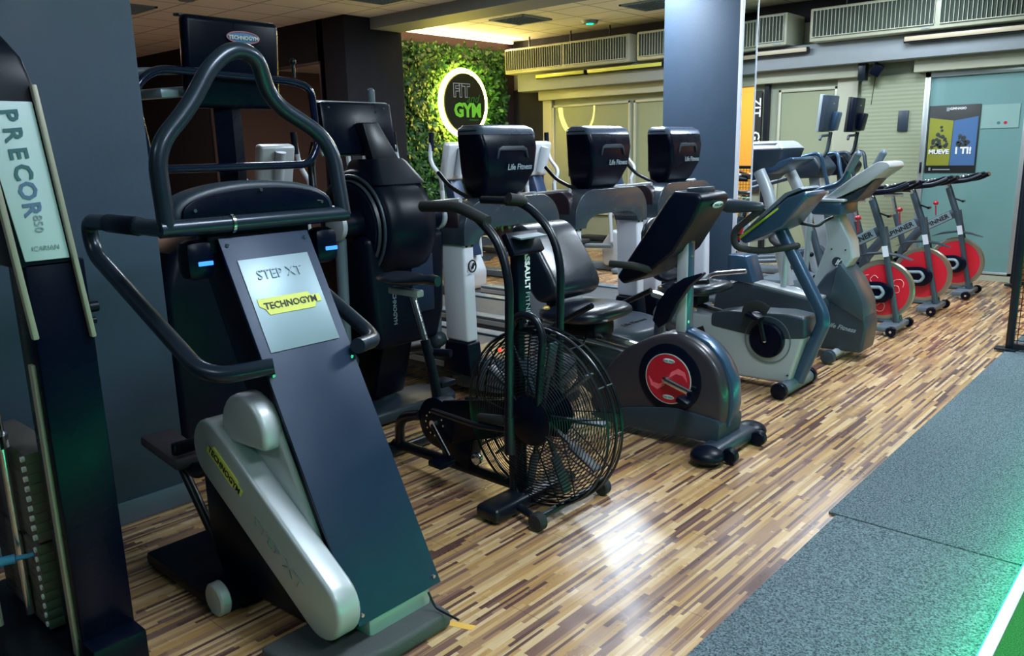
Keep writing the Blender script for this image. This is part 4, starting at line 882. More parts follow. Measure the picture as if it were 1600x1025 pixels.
b = B(); b.box((-2.72, 0, .53), (.22, .18, .08), bev=.02); b.put('seat_carriage', BLACK, gb)
b = B(); b.cushion((-2.68, 0, .605), (.44, .44, .095), rot=(0, -.05, 0)); b.put('seat', VINYL, gb, sharp=80)
b = B(); b.cushion((-2.94, 0, .85), (.10, .42, .46), rot=(0, -.25, 0), p=5); b.put('backrest', VINYL, gb, sharp=80)
for s_ in (-1, 1):
    b = B(); b.tube([(-2.78, s_*.20, .55), (-2.70, s_*.26, .66), (-2.44, s_*.27, .70)], .017, .05); b.put('seat_handle', CHROME if s_ > 0 else BLKMET, gb)
b = B(); b.cyl((-1.95, -.22, .05), (-1.95, .22, .05), .042, bev=.006); ff = b.put('front_foot', SLATEL, gb)
for s_ in (-1, 1):
    b = B(); b.cyl((-1.95, s_*.21, .052), (-1.95, s_*.255, .052), .052, bev=.008); b.put('foot_cap', BLACK, ff)

# ---------------------------------------------- 6. front cross trainer
ct = thing('cross_trainer', 'grey cross trainer with slate wheel cover and a round emblem on its upright', 'cross trainer', -2.3, 5.92)
b = B(); b.xz([(-1.845, .07), (-1.825, .27), (-1.84, .32), (-1.88, .45), (-1.95, .58), (-2.05, .70), (-2.14, .62), (-2.24, .46), (-2.34, .30), (-2.42, .10), (-2.38, .06)], -.13, .13, .02, r=.03, seg=3); fc = b.put('wheel_cover', SLATE, ct)
b = B(); b.xz([(-1.84, .30), (-2.10, .43), (-2.05, .705), (-2.03, .70), (-1.93, .58), (-1.86, .44)], -.138, .138, .008); b.put('upper_cover', M('slate_blue', (.03, .055, .075), .35, coat=.2), fc)
lettering('Life Fitness', fc, (-2.00, -.14, .245), .047, GREYI, xd=(1, 0, -.12), yd=(.12, 0, 1), shear=.35, bold=.001)
b = B(); b.xz([(-2.30, .38), (-2.17, .40), (-1.97, .74), (-1.99, .86), (-2.10, 1.06), (-2.20, 1.06), (-2.155, .84)], -.085, .085, .012, seg=3); up_ = b.put('upright', LGREY, ct)
b = B(); b.lathe([(.001, -.006), (.034, -.006), (.036, 0), (.001, 0)], (-2.075, -.086, .71), 'Y', 28); em = b.put('round_emblem', SLATE, up_)
lettering('lf', em, (-2.075, -.094, .708), .055, WHITEI, xd=(1, 0, 0), shear=.5, bold=.001)
bolts(up_, [(-2.02, -.087, .80), (-2.12, -.087, .80), (-2.03, -.087, .62)], .006, INK, 'Y')
b = B(); b.box((-2.14, -.02, 1.10), (.22, .34, .10), bev=.02); tr = b.put('accessory_tray', BLUEST, ct)
b = B(); b.box((-2.14, -.02, 1.155), (.25, .37, .02), bev=.009); b.put('tray_rim', SILVER, tr)
b = B(); b.xz([(-2.18, 1.16), (-2.10, 1.16), (-1.90, 1.26), (-1.74, 1.38), (-1.755, 1.415), (-1.82, 1.42), (-1.96, 1.33)], -.16, .16, .016, r=.02, seg=3); cs = b.put('console', SILVER, ct)
b = B(); b.xz([(-2.10, 1.15), (-1.90, 1.24), (-1.84, 1.30), (-1.95, 1.16), (-2.05, 1.12)], -.13, .13, .01); b.put('console_base', SLATE, cs)
for s_ in (-1, 1):
    b = B(); b.tube([(-2.26, s_*.20, 1.20), (-2.16, s_*.24, 1.235), (-2.02, s_*.26, 1.27), (-1.93, s_*.26, 1.45)], .021, .06); mh = b.put('moving_handle', BLUEST, ct)
    b = B(); b.tube([(-1.975, s_*.26, 1.36), (-1.925, s_*.26, 1.465)], .026); b.ball((-1.922, s_*.26, 1.468), .026); b.put('grip_cap', SLATEL, mh)
    b = B(); b.tube([(-2.28, s_*.20, 1.20), (-2.40, s_*.20, 1.15), (-2.42, s_*.20, .40)], .022, .05); b.put('lever', LGREY, mh)
    b = B(); b.tube([(-2.42, s_*.20, .36), (-3.0, s_*.18, .32)], .022, ry=.03); fa = b.put('foot_arm', CHROME, ct)
    b = B(); b.box((-2.82, s_*.19, .36), (.38, .15, .04), bev=.015); b.put('footplate', SLATEL, fa)
    b = B(); b.ball((-2.50, s_*.20, .38), (.10, .05, .07)); b.put('joint_cover', LGREY, fa)
b = B(); b.tube([(-2.3, 0, .10), (-3.0, 0, .10)], .04, ry=.06); b.put('base_beam', SLATEL, ct)
b = B(); b.xz([(-2.96, .10), (-2.92, .44), (-2.74, .54), (-2.10, .45), (-2.08, .36), (-2.3, .10)], -.30, -.12, .02, r=.05, seg=3); b.put('drive_cover', SLATE, ct)
b = B(); b.xz([(-2.80, .545), (-2.12, .448), (-2.12, .468), (-2.78, .565)], -.29, -.13, .004); b.put('cover_strip', SILVER, ct)
b = B(); b.xz([(-2.83, .54), (-2.82, .74), (-2.67, .735), (-2.60, .53)], -.31, -.11, .015); bx = b.put('side_box', BLUEST, ct)
b = B(); b.box((-2.648, -.21, .62), (.006, .12, .03), rot=(0, -.3, 0)); b.put('box_slot', INK, bx)
b = B(); b.cyl((-2.02, -.26, .055), (-2.02, .24, .055), .030); ff = b.put('front_foot', SILVER, ct)
for s_ in (-1, 1):
    b = B(); b.cyl((-2.02, s_*.25-.01, .052), (-2.02, s_*.31-.01, .052), .05, bev=.01); b.put('foot_cap', SLATE, ff)

# ---------------------------------------------- 7. indoor cycles
ib = thing('spin_bike', 'spin bike with red flywheel nearest the camera, beside the slate cross trainer', 'spin bike', -2.2, 7.0, 'red wheeled spin bikes in a row')
WX, WZ, WR = -2.10, .335, .255
FR_ = M('grey_blue_frame', (.060, .085, .115), .35, metal=.3, coat=.3)
b = B(); b.lathe([(.0005, -.010), (.212, -.010), (.216, -.016), (WR-.01, -.016), (WR, -.008), (WR, .008), (WR-.01, .016), (.216, .016), (.212, .010), (.0005, .010)], (WX, 0, WZ), 'Y', 64); fw_ = b.put('flywheel', OLIVE, ib)
b = B(); b.lathe([(.001, -.013), (.215, -.013), (.215, .013), (.001, .013)], (WX, 0, WZ), 'Y', 56); rdk = b.put('red_disc', REDW, fw_)
PK = M('pale_red_print', (.85, .35, .35), .4)
for a0 in (.35, 2.45, 4.55):
    pts = [Vector((WX, -.015, WZ))+Vector((math.cos(a0)*r_-math.sin(a0)*o_, 0, math.sin(a0)*r_+math.cos(a0)*o_)) for r_, o_ in ((.09, -.05), (.13, -.055), (.135, 0), (.10, .01), (.11, .055), (.17, .05), (.185, .01), (.165, -.02))]
    b = B(); b.tube(pts, .0035, .03, seg=6); b.put('swirl_print', PK, rdk)
b = B(); b.tube([(-2.13, 0, .02)]*0+[(-1.955, -.035, .08), (-2.13, -.035, .86)], .024, ry=.014, seg=10); b.tube([(-1.955, .035, .08), (-2.13, .035, .86)], .024, ry=.014, seg=10); fk = b.put('fork', FR_, ib)
b = B(); b.box((-2.085, -.052, .665), (.045, .006, .09), rot=(0, -.22, 0)); b.put('sticker', WHITEP, fk)
b = B(); b.tube([(-2.10, 0, .72), (-2.235, 0, 1.08)], .032, ry=.026); b.put('head_tube', FR_, ib)
b = B(); b.tube([(-2.20, 0, 1.0), (-2.255, 0, 1.15)], .024, ry=.02); b.put('stem_post', CHROME, ib)
b = B(); b.tube([(-2.14, 0, .84), (-2.46, 0, .66), (-2.62, 0, .45), (-2.66, 0, .16)], .045, .06, ry=.022); mf = b.put('main_frame', FR_, ib)
b = B(); pq = Vector((-2.30, 0, .752)); b.box((-2.315, -.024, .742), (.29, .003, .078), rot=(0, -.51, 0)); b.put('name_panel', SILVERL, mf)
lettering('SPINNER', mf, (-2.315, -.028, .742), .064, INK, xd=(.32, 0, .18), yd=(-.18, 0, .32), bold=.001)
b = B(); b.tube([(-2.60, 0, .42), (-2.72, 0, .80)], .032, ry=.024); b.put('seat_tube', FR_, ib)
b = B(); b.tube([(-2.70, 0, .76), (-2.76, 0, .99)], .02); b.tube([(-2.85, 0, 1.0), (-2.66, 0, 1.0)], .018); b.put('seat_post', CHROME, ib)
b = B(); rings = []
for x_, wy, zt in ((-2.92, .03, 1.045), (-2.90, .10, 1.055), (-2.83, .12, 1.055), (-2.75, .085, 1.05), (-2.66, .04, 1.055), (-2.60, .03, 1.055), (-2.585, .012, 1.05)):
    rings.append([Vector((x_, wy*math.cos(2*PI*k/14), zt+.026*math.sin(2*PI*k/14))) for k in range(14)])
b.loft(rings); b.put('saddle', VINYL, ib, sharp=70)
b = B(); b.tube([(-2.76, 0, .60), (-2.70, -.06, .60)], .010); b.ball((-2.69, -.07, .60), .022); b.put('seat_knob', BLACK, ib)
b = B(); b.xz([(-2.72, .31), (-2.66, .36), (-2.10, .415), (-2.0, .375), (-1.99, .30), (-2.05, .24), (-2.62, .18), (-2.70, .22)], -.085, -.045, .01, r=.03); cg = b.put('chain_guard', GLOSSBLK, ib)
b = B(); b.tube([(-2.34, -.088, .275), (-2.09, -.088, .28), (-2.06, -.088, .325), (-2.09, -.088, .37), (-2.34, -.088, .35)], .014, .02, seg=8, closed=True); b.put('guard_slot', SILVERL, cg)
b = B(); b.tube([(-2.55, -.095, .28), (-2.42, -.10, .19)], .012); cr = b.put('crank_arm', CHROME, ib)
b = B(); b.box((-2.41, -.15, .18), (.09, .08, .025), bev=.006); b.put('pedal', BLACK, cr)
b = B(); b.tube([(-2.55, .06, .28), (-2.68, .10, .37)], .012); cr = b.put('crank_arm', CHROME, ib)
b = B(); b.box((-2.69, .15, .38), (.09, .08, .025), bev=.006); b.put('pedal', BLACK, cr)
b = B(); b.tube([(-2.40, 0, .60), (-2.28, 0, .645), (-2.10, 0, .645), (-1.90, 0, .585)], .05, .1, ry=.045) if False else b.xz([(-2.36, .585), (-2.25, .635), (-2.12, .655), (-2.0, .64), (-1.88, .60), (-1.99, .625), (-2.12, .638), (-2.25, .615)], -.045, .045, .004); b.put('mudguard', SLATE, ib)
b = B(); b.tube([(-2.10, 0, .95), (-2.215, 0, .99)], .008); b.tube([(-2.09, -.03, .95), (-2.09, .03, .95)], .012); b.put('stem_knob', BLKMET, ib)
b = B(); b.tube([(-2.33, 0, .80), (-2.34, 0, .90)], .006); b.ball((-2.34, 0, .925), (.026, .026, .022)); b.put('resistance_knob', RED, ib, label='red knob')
b = B(); b.box((-2.255, 0, 1.165), (.13, .07, .04), bev=.01); b.put('handlebar_mount', BLKMET, ib)
hbm = B()
hbm.tube([(-2.26, -.19, 1.165), (-2.26, .19, 1.165)], .015); hbm.tube([(-2.24, 0, 1.17), (-2.10, 0, 1.17)], .016)
for s_ in (-1, 1):
    hbm.tube([(-2.26, s_*.17, 1.145), (-2.16, s_*.225, 1.15), (-2.02, s_*.21, 1.165), (-1.92, s_*.17, 1.215)], .022, .05)
    hbm.tube([(-2.26, s_*.05, 1.18), (-2.10, s_*.06, 1.19), (-1.98, s_*.07, 1.20)], .013, .03)
hbm.tube([(-2.07, -.21, 1.16), (-2.07, .21, 1.16)], .018)
for s_ in (-1, 1): hbm.box((-2.02, s_*.12, 1.20), (.16, .05, .03), rot=(0, -.35, 0), bev=.01)
hb_ = hbm.put('handlebar', BLACK, ib)
b = B(); b.box((-2.10, -.10, 1.185), (.04, .03, .05), bev=.008); b.box((-2.10, .10, 1.185), (.04, .03, .05), bev=.008); b.put('clamps', CHROME, hb_)
b = B(); b.box((-1.985, -.05, .055), (.15, .42, .045), bev=.012); ff = b.put('front_foot', SLATEL, ib)
for s_ in (-1, 1):
    b = B(); b.lathe([(.012, -.02), (.036, -.02), (.042, -.012), (.042, .012), (.036, .02), (.012, .02)], (-1.925, -.05+s_*.23, .048), 'Y', 24); b.put('transport_wheel', BLACK, ib)
    b = B(); b.cyl((-1.925, -.05+s_*.23-.023, .048), (-1.925, -.05+s_*.23+.023, .048), .010); b.cyl((-1.99, -.05+s_*.15, 0.002), (-1.99, -.05+s_*.15, .04), .018); b.put('foot_peg', CHROME, ff)
b = B(); b.box((-2.78, 0, .045), (.10, .48, .045), bev=.012); b.tube([(-2.66, 0, .15), (-2.78, 0, .05)], .03); b.put('rear_foot', SLATEL, ib)
b = B(); b.tube([(-2.78, 0, .075), (-1.99, 0, .075)], .022, ry=.03); b.put('base_beam', FR_, ib)
dup(ib, (-2.17, 8.03, 0), 'middle spin bike of the three with red flywheels', group='red wheeled spin bikes in a row')
dup(ib, (-2.12, 9.04, 0), 'farthest spin bike with red flywheel, in front of the teal glass door', group='red wheeled spin bikes in a row')

# ---------------------------------------------- 8. treadmills
TX = -3.55
tm = thing('treadmill', 'treadmill with black console and white uprights nearest the camera', 'treadmill', TX-.9, 3.88, 'treadmills with white uprights')
ARCH = M('arch_gunmetal', (.065, .090, .125), .24, metal=.5, coat=.4)
for s_ in (-1, 1):
    b = B(); b.xz([(TX-.10, .38), (TX+.10, .38), (TX+.085, 1.03), (TX-.115, 1.03)], s_*.36, s_*.455, .018, seg=3); upt = b.put('upright', WHITEP, tm)
    bolts(upt, [(TX+.088, s_*.38, .985), (TX+.088, s_*.43, .985)], .009, INK)
    if s_ < 0:
        b = B(); b.tube([(TX+.112, -.408+.032*math.cos(2*PI*k/24), .86+.036*math.sin(2*PI*k/24)) for k in range(24)], .005, closed=True, seg=6); b.put('round_emblem', INK, upt); lettering('lf', upt, (TX+.112, -.408, .86), .05, INK, shear=.5, bold=.002)
    b = B(); b.xz([(TX-.14, .16), (TX+.13, .16), (TX+.105, .38), (TX-.105, .38)], s_*.345, s_*.465, .02, seg=3); b.put('upright_boot', BLACK, tm)
    b = B(); b.xz([(TX-.115, 1.03), (TX+.07, 1.03), (TX+.05, 1.20), (TX-.02, 1.255), (TX-.45, 1.20), (TX-.46, 1.17), (TX-.16, 1.13)], s_*.375, s_*.462, .015, r=.03, seg=3); b.put('side_panel', BROWNP, tm)
    b = B(); b.tube([(TX-.02, s_*.36, 1.255), (TX-.44, s_*.36, 1.215), (TX-.50, s_*.33, 1.19)], .018, .04); b.put('hand_rail', SILVER, tm)
    b = B(); b.tube([(TX-.06, s_*.22, 1.25), (TX-.26, s_*.22, 1.33), (TX-.36, s_*.22, 1.42)], .014, .06); b.put('accessory_arm', BLKMET, tm)
pts = []
n_ = 10
out_ = [(-.465, .99)]+[(-.465+.20-.20*math.cos(PI/2*k/n_), 1.06+.20*math.sin(PI/2*k/n_)) for k in range(n_+1)]
out_ = out_+[(-y, z) for y, z in out_[::-1]]
inn = [(.335, .99)]+[(.335-.18+.18*math.cos(PI/2*k/n_), .995+.085*math.sin(PI/2*k/n_)) for k in range(n_+1)]
inn = inn+[(-y, z) for y, z in inn[::-1]]
b = B(); b.yz(out_+inn, TX-.11, TX+.11, .045, seg=5); b.put('arch', ARCH, tm)
def sec(z, hw, x0, x1, r_=.04, cap=False):
    return [Vector((x, y, z)) for x, y in rnd([(x0, -hw), (x1, -hw), (x1, hw), (x0, hw)], r_, 5)]
b = B(); b.loft([sec(1.25, .175, TX-.13, TX-.01), sec(1.29, .20, TX-.15, TX+.03), sec(1.42, .235, TX-.15, TX+.095), sec(1.56, .258, TX-.14, TX+.10), sec(1.645, .268, TX-.14, TX+.08), sec(1.675, .268, TX-.14, TX+.065), sec(1.70, .25, TX-.12, TX+.03)]); cs = b.put('console', GLOSSBLK, tm, sharp=50)
b = B(); b.loft([sec(1.650, .270, TX-.142, TX+.083, .045), sec(1.685, .266, TX-.142, TX+.065, .045), sec(1.710, .235, TX-.12, TX+.02, .04)]); b.put('console_cap', CAPM, cs, sharp=50)
b = B(); b.yz([(-.15, 1.50), (-.135, 1.56), (-.10, 1.578), (.10, 1.578), (.135, 1.56), (.15, 1.50), (.14, 1.50), (.12, 1.548), (-.12, 1.548), (-.14, 1.50)], TX+.08, TX+.110, .005); b.put('console_brow', SLATE, cs)
lettering('Life Fitness', cs, (TX+.113, .05, 1.445), .052, GREYI if False else SILVERL, xd=(0, 1, 0), yd=(-.15, 0, 1), shear=.4, bold=.0008)
b = B(); b.box((TX-.152, 0, 1.48), (.01, .40, .26)); b.put('screen', INK, cs)
b = B(); b.box((TX-1.0, 0, .165), (1.95, .80, .09), bev=.012); b.put('deck', SLATE, tm)
b = B(); b.box((TX-1.0, 0, .213), (1.90, .54, .008)); b.put('running_belt', BELT, tm)
for s_ in (-1, 1):
    b = B(); b.box((TX-1.0, s_*.335, .222), (1.94, .12, .022), bev=.006); sr = b.put('side_rail', SLATEL, tm)
    b = B(); b.box((TX-1.0, s_*.402, .19), (1.92, .012, .035)); b.put('rail_trim', SILVER, sr)
hd = rnd([(TX-.18, -.40), (TX+.22, -.40), (TX+.46, -.24), (TX+.50, 0), (TX+.46, .24), (TX+.22, .40), (TX-.18, .40)], .12, 6)
b = B(); hc = Vector((TX+.05, 0))
rings = []
for z_, k_ in ((.06, .97), (.10, 1.0), (.20, 1.0), (.245, .97), (.265, .90), (.275, .75)):
    rings.append([Vector((TX+.1+(x-TX-.1)*k_, y*k_, z_+(0 if z_ < .2 else -.05*max(0, (x-TX-.1))))) for x, y in hd])
b.loft(rings); hdp = b.put('motor_cover', HOODM, tm, sharp=60)
lettering('Life Fitness', hdp, (TX+.30, 0, .264), .07, INK, xd=(0, 1, 0), yd=(-1, 0, 0), shear=.3)
for s_ in (-1, 1):
    b = B(); b.cyl((TX+.2, s_*.3, .002), (TX+.2, s_*.3, .08), .025); b.cyl((TX-1.9, s_*.33, .002), (TX-1.9, s_*.33, .13), .025); b.put('levelling_foot', RUBBER, tm)
dup(tm, (TX-.9, 4.99, 0), 'middle treadmill of the three with black consoles and white uprights', group='treadmills with white uprights')
dup(tm, (TX-.9, 6.08, 0), 'treadmill with black console and white uprights next to the far blue-grey pillar', group='treadmills with white uprights')

# ---------------------------------------------- 9. black ellipticals with drum heads
DX = -3.60
vr = thing('elliptical_trainer', 'black elliptical with a large round drum head and flat screen on a slanted neck', 'elliptical', -3.95, 2.99)
b = B(); b.lathe([(.001, -.235), (.225, -.235), (.25, -.225), (.255, -.19), (.30, -.185), (.325, -.16), (.335, -.08), (.335, .08), (.32, .15), (.26, .215), (.001, .225)], (DX-.12, 0, 1.14), 'Y', 56)
b.put('drum_head', BLACK, vr, sharp=40)
b = B(); b.lathe([(.255, -.20), (.262, -.215), (.27, -.20)], (DX-.12, 0, 1.14), 'Y', 56); b.ring((DX-.12, -.19, 1.14), .29, .010, 'Y', 56, 8); b.put('drum_ring', SLATE, vr)
for s_ in (-1, 1):
    b = B(); b.cyl((DX-.02, s_*.18, 1.17), (DX-.02, s_*.355, 1.17), .075, bev=.008); b.put('axle_housing', BLACK, vr)
    b = B(); b.cyl((DX-.02, s_*.355, 1.17), (DX-.02, s_*.388, 1.17), .085, bev=.01); b.put('axle_collar', LGREY, vr, label='pale grey collar')
    b = B(); b.tube([(DX-.02, s_*.35, 1.10), (DX-.04, s_*.35, .45)], .032); la = b.put('swing_arm', SLATEL, vr)
    b = B(); b.ball((DX-.04, s_*.345, .40), (.07, .06, .055)); b.tube([(DX-.04, s_*.34, .36), (DX-.6, s_*.30, .22)], .035, ry=.05); b.put('foot_link', SLATE, la)
    b = B(); b.box((DX-.62, s_*.30, .27), (.40, .16, .05), bev=.02); b.put('footplate', RUBBER, la)
    b = B(); b.tube([(DX-.10, s_*.34, 1.24), (DX-.30, s_*.31, 1.30), (DX-.36, s_*.27, 1.52), (DX-.34, s_*.25, 1.62)], .022, .08); b.put('moving_handle', BLKMET, vr)
b = B(); b.yz([(-.22, .45), (.24, .45), (.30, .62), (.33, 1.10), (-.27, 1.10), (-.24, .62)], DX-.42, DX+.10, .04, seg=3); bod = b.put('body_column', BLACK, vr)
lettering('TECHNOGYM', bod, (DX+.104, -.10, .70), .036, SLATEL, xd=(0, 0, -1), yd=(0, 1, 0), bold=.001)
b = B(); b.box((DX+.102, .12, .80), (.02, .17, .34), bev=.008); b.put('service_panel', NAVY, bod)
b = B(); b.loft([sec(1.38, .19, DX-.25, DX+.12, .05), sec(1.50, .13, DX-.22, DX+.03, .04), sec(1.52, .11, DX-.21, DX+.01, .03)]); b.put('shoulder', BLACK, vr)
b = B(); b.loft([[Vector((x, y, z)) for x, y in ((x0-.035, yc-w_), (x0+.035, yc-w_), (x0+.035, yc+w_), (x0-.035, yc+w_))] for z, yc, w_, x0 in ((1.45, .04, .11, DX-.06), (1.72, -.06, .055, DX-.10))], bev=.008); b.put('neck', BLKMET, vr)
b = B(); b.box((DX-.16, -.08, 1.69), (.05, .50, .29), rot=(0, -.14, 0), bev=.02); tv = b.put('screen_housing', GLOSSBLK, vr)
b = B(); b.box((DX-.185, -.08, 1.69), (.03, .515, .305), rot=(0, -.14, 0), bev=.014); b.put('screen_bezel', LGREY, tv)
bolts(tv, [(DX-.115, -.30, 1.80), (DX-.115, .08, 1.80)], .005)
b = B(); b.tube([(DX-.22, .08, 1.80), (DX-.22, .08, 1.90)], .022); b.ball((DX-.22, .08, 1.90), .022); b.put('handle_tip', SLATEL, vr)
b = B(); b.tube([(DX-.05, 0, .47), (DX-.12, 0, .35), (DX-.25, 0, .12)], .05, .1, ry=.07); b.xz([(DX-.35, .5), (DX+.02, .5), (DX-.1, .1), (DX-.5, .1)], -.12, .12, .03); b.put('lower_column', BLACK, vr)
b = B(); b.xy([(DX-.05, -.36), (DX+.10, -.30), (DX+.12, .35), (DX-.02, .42), (DX-.22, .30), (DX-.24, -.30)], .01, .085, .025, r=.05, seg=3); b.put('front_foot', SLATE, vr)
b = B(); b.tube([(DX-.1, 0, .06), (DX-1.35, 0, .06)], .045, ry=.09); b.box((DX-1.35, 0, .04), (.12, .7, .07), bev=.025); b.put('base_beam', SLATE, vr)
b = B(); b.xz([(DX-.9, .09), (DX-.82, .30), (DX-1.2, .40), (DX-1.4, .30), (DX-1.42, .09)], -.14, .14, .04, r=.05); b.put('rear_housing', BLACK, vr)

tv = thing('elliptical_trainer', 'tall black machine with big screen and curved loop bar beside the left pillar', 'elliptical', -4.1, 2.18)
KX = -3.75
b = B(); b.yz([(-.48, .0), (.34, .0), (.34, .5), (.30, 1.08), (.22, 1.22), (-.22, 1.22), (-.42, 1.10), (-.50, .9)], KX-.40, KX, .05, seg=3); b.put('body_column', BLACK, tv)
b = B(); b.xz([(KX-1.5, .05), (KX-.2, .05), (KX-.2, .5), (KX-.9, .42), (KX-1.5, .22)], -.33, .33, .04); b.put('rear_housing', BLACK, tv)
b = B(); b.tube([(KX-.12, 0, 1.2), (KX-.12, 0, 1.80)], .045, ry=.075, seg=4); b.put('screen_post', GLOSSBLK, tv)
b = B(); b.box((KX-.07, .02, 2.00), (.07, .51, .43), rot=(0, .10, 0), bev=.028, seg=3); sb = b.put('screen_housing', GLOSSBLK, tv)
b = B(); b.box((KX-.10, .02, 2.215), (.06, .50, .014), rot=(0, .10, 0), bev=.006); b.put('screen_edge', SLATE, sb)
b = B(); b.ball((KX-.02, .065, 2.125), (.006, .09, .028), 24); ov = b.put('oval_badge', M('badge_blue', (.10, .22, .42), .3, coat=.3), sb)
b = B(); b.tube([(KX-.015, .065+.088*math.cos(2*PI*k/32), 2.125+.027*math.sin(2*PI*k/32)) for k in range(32)], .0035, closed=True, seg=6); b.put('badge_rim', M('badge_pink', (.55, .22, .30), .4), ov)
lettering('TECHNOGYM', ov, (KX-.011, .065, 2.122), .026, WHITEI, bold=.0006)
b = B(); b.tube([(KX, -.48, 1.54), (KX, -.52, 1.86), (KX-.02, -.40, 1.955), (KX-.02, .32, 1.93), (KX, .43, 1.90), (KX, .45, 1.60), (KX, .38, 1.50), (KX, -.42, 1.50)], .020, .10, closed=True, n=8, seg=12)
b.put('loop_bar', M('gloss_blue_black_tube', (.006, .012, .05), .12, metal=.4, coat=.6), tv)
b = B(); b.tube([(KX-.05, -.60, 1.93), (KX-.05, -.16, 1.96)], .018); b.put('upper_bar', SLATEL, tv)
b = B(); b.box((KX-.25, -.24, 1.865), (.20, .22, .05), rot=(.1, 0, .2), bev=.015); b.put('tray', SILVERL, tv)
b = B(); b.tube([(KX-.03, .35, 1.95), (KX-.03, .35, 2.02)], .01); b.ball((KX-.03, .35, 2.03), .018); b.put('bar_tip', BLKMET, tv)

# ---------------------------------------------- 10. back row cross trainers
bt = thing('cross_trainer', 'pale grey cross trainer with curved white handles behind the drum headed elliptical', 'cross trainer', -6.2, 4.9, 'pale cross trainers in the back row')
EX = -5.9
b = B(); b.xz([(EX-.25, .08), (EX+.12, .08), (EX+.14, .28), (EX+.02, .50), (EX-.12, .55), (EX-.28, .35)], -.16, .16, .03, r=.05, seg=3); b.put('wheel_cover', SILVER, bt)
b = B(); b.xz([(EX-.06, .45), (EX+.14, .45), (EX-.14, 1.25), (EX-.25, 1.25)], -.09, .09, .02); b.put('upright', NAVY, bt)
b = B(); b.box((EX-.15, 0, 1.45), (.10, .34, .40), rot=(0, .25, 0), bev=.03, seg=3); cn = b.put('console', SILVER, bt)
b = B(); b.tube([(EX-.115, 0, 1.30), (EX-.03, 0, 1.58)], .045); b.put('console_spine', LGREY, cn)
for s_ in (-1, 1):
    b = B(); b.tube([(EX-.10, s_*.25, 1.15), (EX-.06, s_*.30, 1.30), (EX-.22, s_*.30, 1.45), (EX-.22, s_*.26, 1.72)], .022, .10); hn = b.put('moving_handle', LGREY, bt)
    b = B(); b.tube([(EX-.22, s_*.27, 1.56), (EX-.22, s_*.26, 1.75)], .028); b.put('hand_grip', BLACK, hn)
    b = B(); b.tube([(EX-.10, s_*.25, 1.15), (EX-.05, s_*.25, .40)], .025); b.put('lever', SILVER, hn)
    b = B(); b.tube([(EX-.05, s_*.24, .35), (EX-1.3, s_*.20, .28)], .03); fa = b.put('foot_arm', SLATEL, bt)
    b = B(); b.box((EX-.65, s_*.23, .38), (.40, .17, .06), bev=.02); b.put('footplate', RUBBER, fa)
    b = B(); b.lathe([(.05, -.02), (.16, -.03), (.17, 0), (.16, .03), (.05, .02)], (EX-1.25, s_*.24, .30), 'Y', 32); b.put('crank_wheel', SLATEL, fa)
b = B(); b.box((EX-.70, 0, .05), (1.5, .20, .08), bev=.02); b.box((EX+.02, 0, .04), (.10, .6, .06), bev=.02); b.box((EX-1.4, 0, .04), (.12, .6, .06), bev=.02); b.put('base_frame', SLATEL, bt)
dup(bt, (-6.45, 6.15, 0), 'pale grey cross trainer seen between the airbike handles and first treadmill', group='pale cross trainers in the back row')
dup(bt, (-6.30, 7.35, 0), 'pale grey cross trainer with silver console seen between the first two treadmill consoles', group='pale cross trainers in the back row')
dup(bt, (-6.30, 3.85, 0), 'pale grey cross trainer seen through the curved loop bar of the tall black machine', group='pale cross trainers in the back row')
d2 = dup(bt, (-6.0, 8.55, 0), 'pale grey cross trainer framed by the middle treadmill arch', group='pale cross trainers in the back row')

# ---------------------------------------------- 11. grey treadmill and tv machines beyond the pillar
g = thing('treadmill', 'silver grey treadmill with a thick pale column right of the pillar mirror', 'treadmill', -4.2, 7.78)
GX = -3.28
b = B(); b.loft([sec(1.20, .20, GX-.36, GX-.18), sec(1.36, .27, GX-.42, GX-.02), sec(1.50, .28, GX-.42, GX+.03), sec(1.56, .24, GX-.36, GX-.02)]); cn = b.put('console', SLATE, g)
b = B(); b.loft([sec(1.51, .275, GX-.41, GX+.03), sec(1.565, .235, GX-.36, GX-.02), sec(1.58, .20, GX-.34, GX-.05)]); b.put('console_cap', SILVER, cn)
b = B(); b.xz([(GX-.42, 1.22), (GX-.30, 1.18), (GX+.05, 1.34), (GX+.15, 1.40), (GX+.12, 1.43), (GX-.05, 1.38)], -.26, .26, .02); b.put('console_tray', BLUEST, g)
for s_ in (-1, 1):
    b = B(); b.tube([(GX-.16, s_*.34, 1.30), (GX-.05, s_*.36, 1.10), (GX+.20, s_*.38, .22)], .06, .1, ry=.045); b.put('upright', LGREY, g)
    b = B(); b.tube([(GX-.1, s_*.34, 1.22), (GX-.55, s_*.36, 1.10)], .022); b.put('hand_rail', SLATEL, g)
b = B(); b.box((GX-.65, 0, .10), (1.75, .80, .18), bev=.015); b.put('deck', SLATEL, g)
b = B(); b.box((GX-.75, 0, .194), (1.6, .52, .008)); b.put('running_belt', BELT, g)
b = B(); b.loft([[Vector((GX+.0+(x-TX)*k_*.6, y*k_, z_)) for x, y in hd] for z_, k_ in ((.05, 1), (.20, 1), (.26, .9), (.275, .7))]); b.put('motor_cover', SLATEL, g)
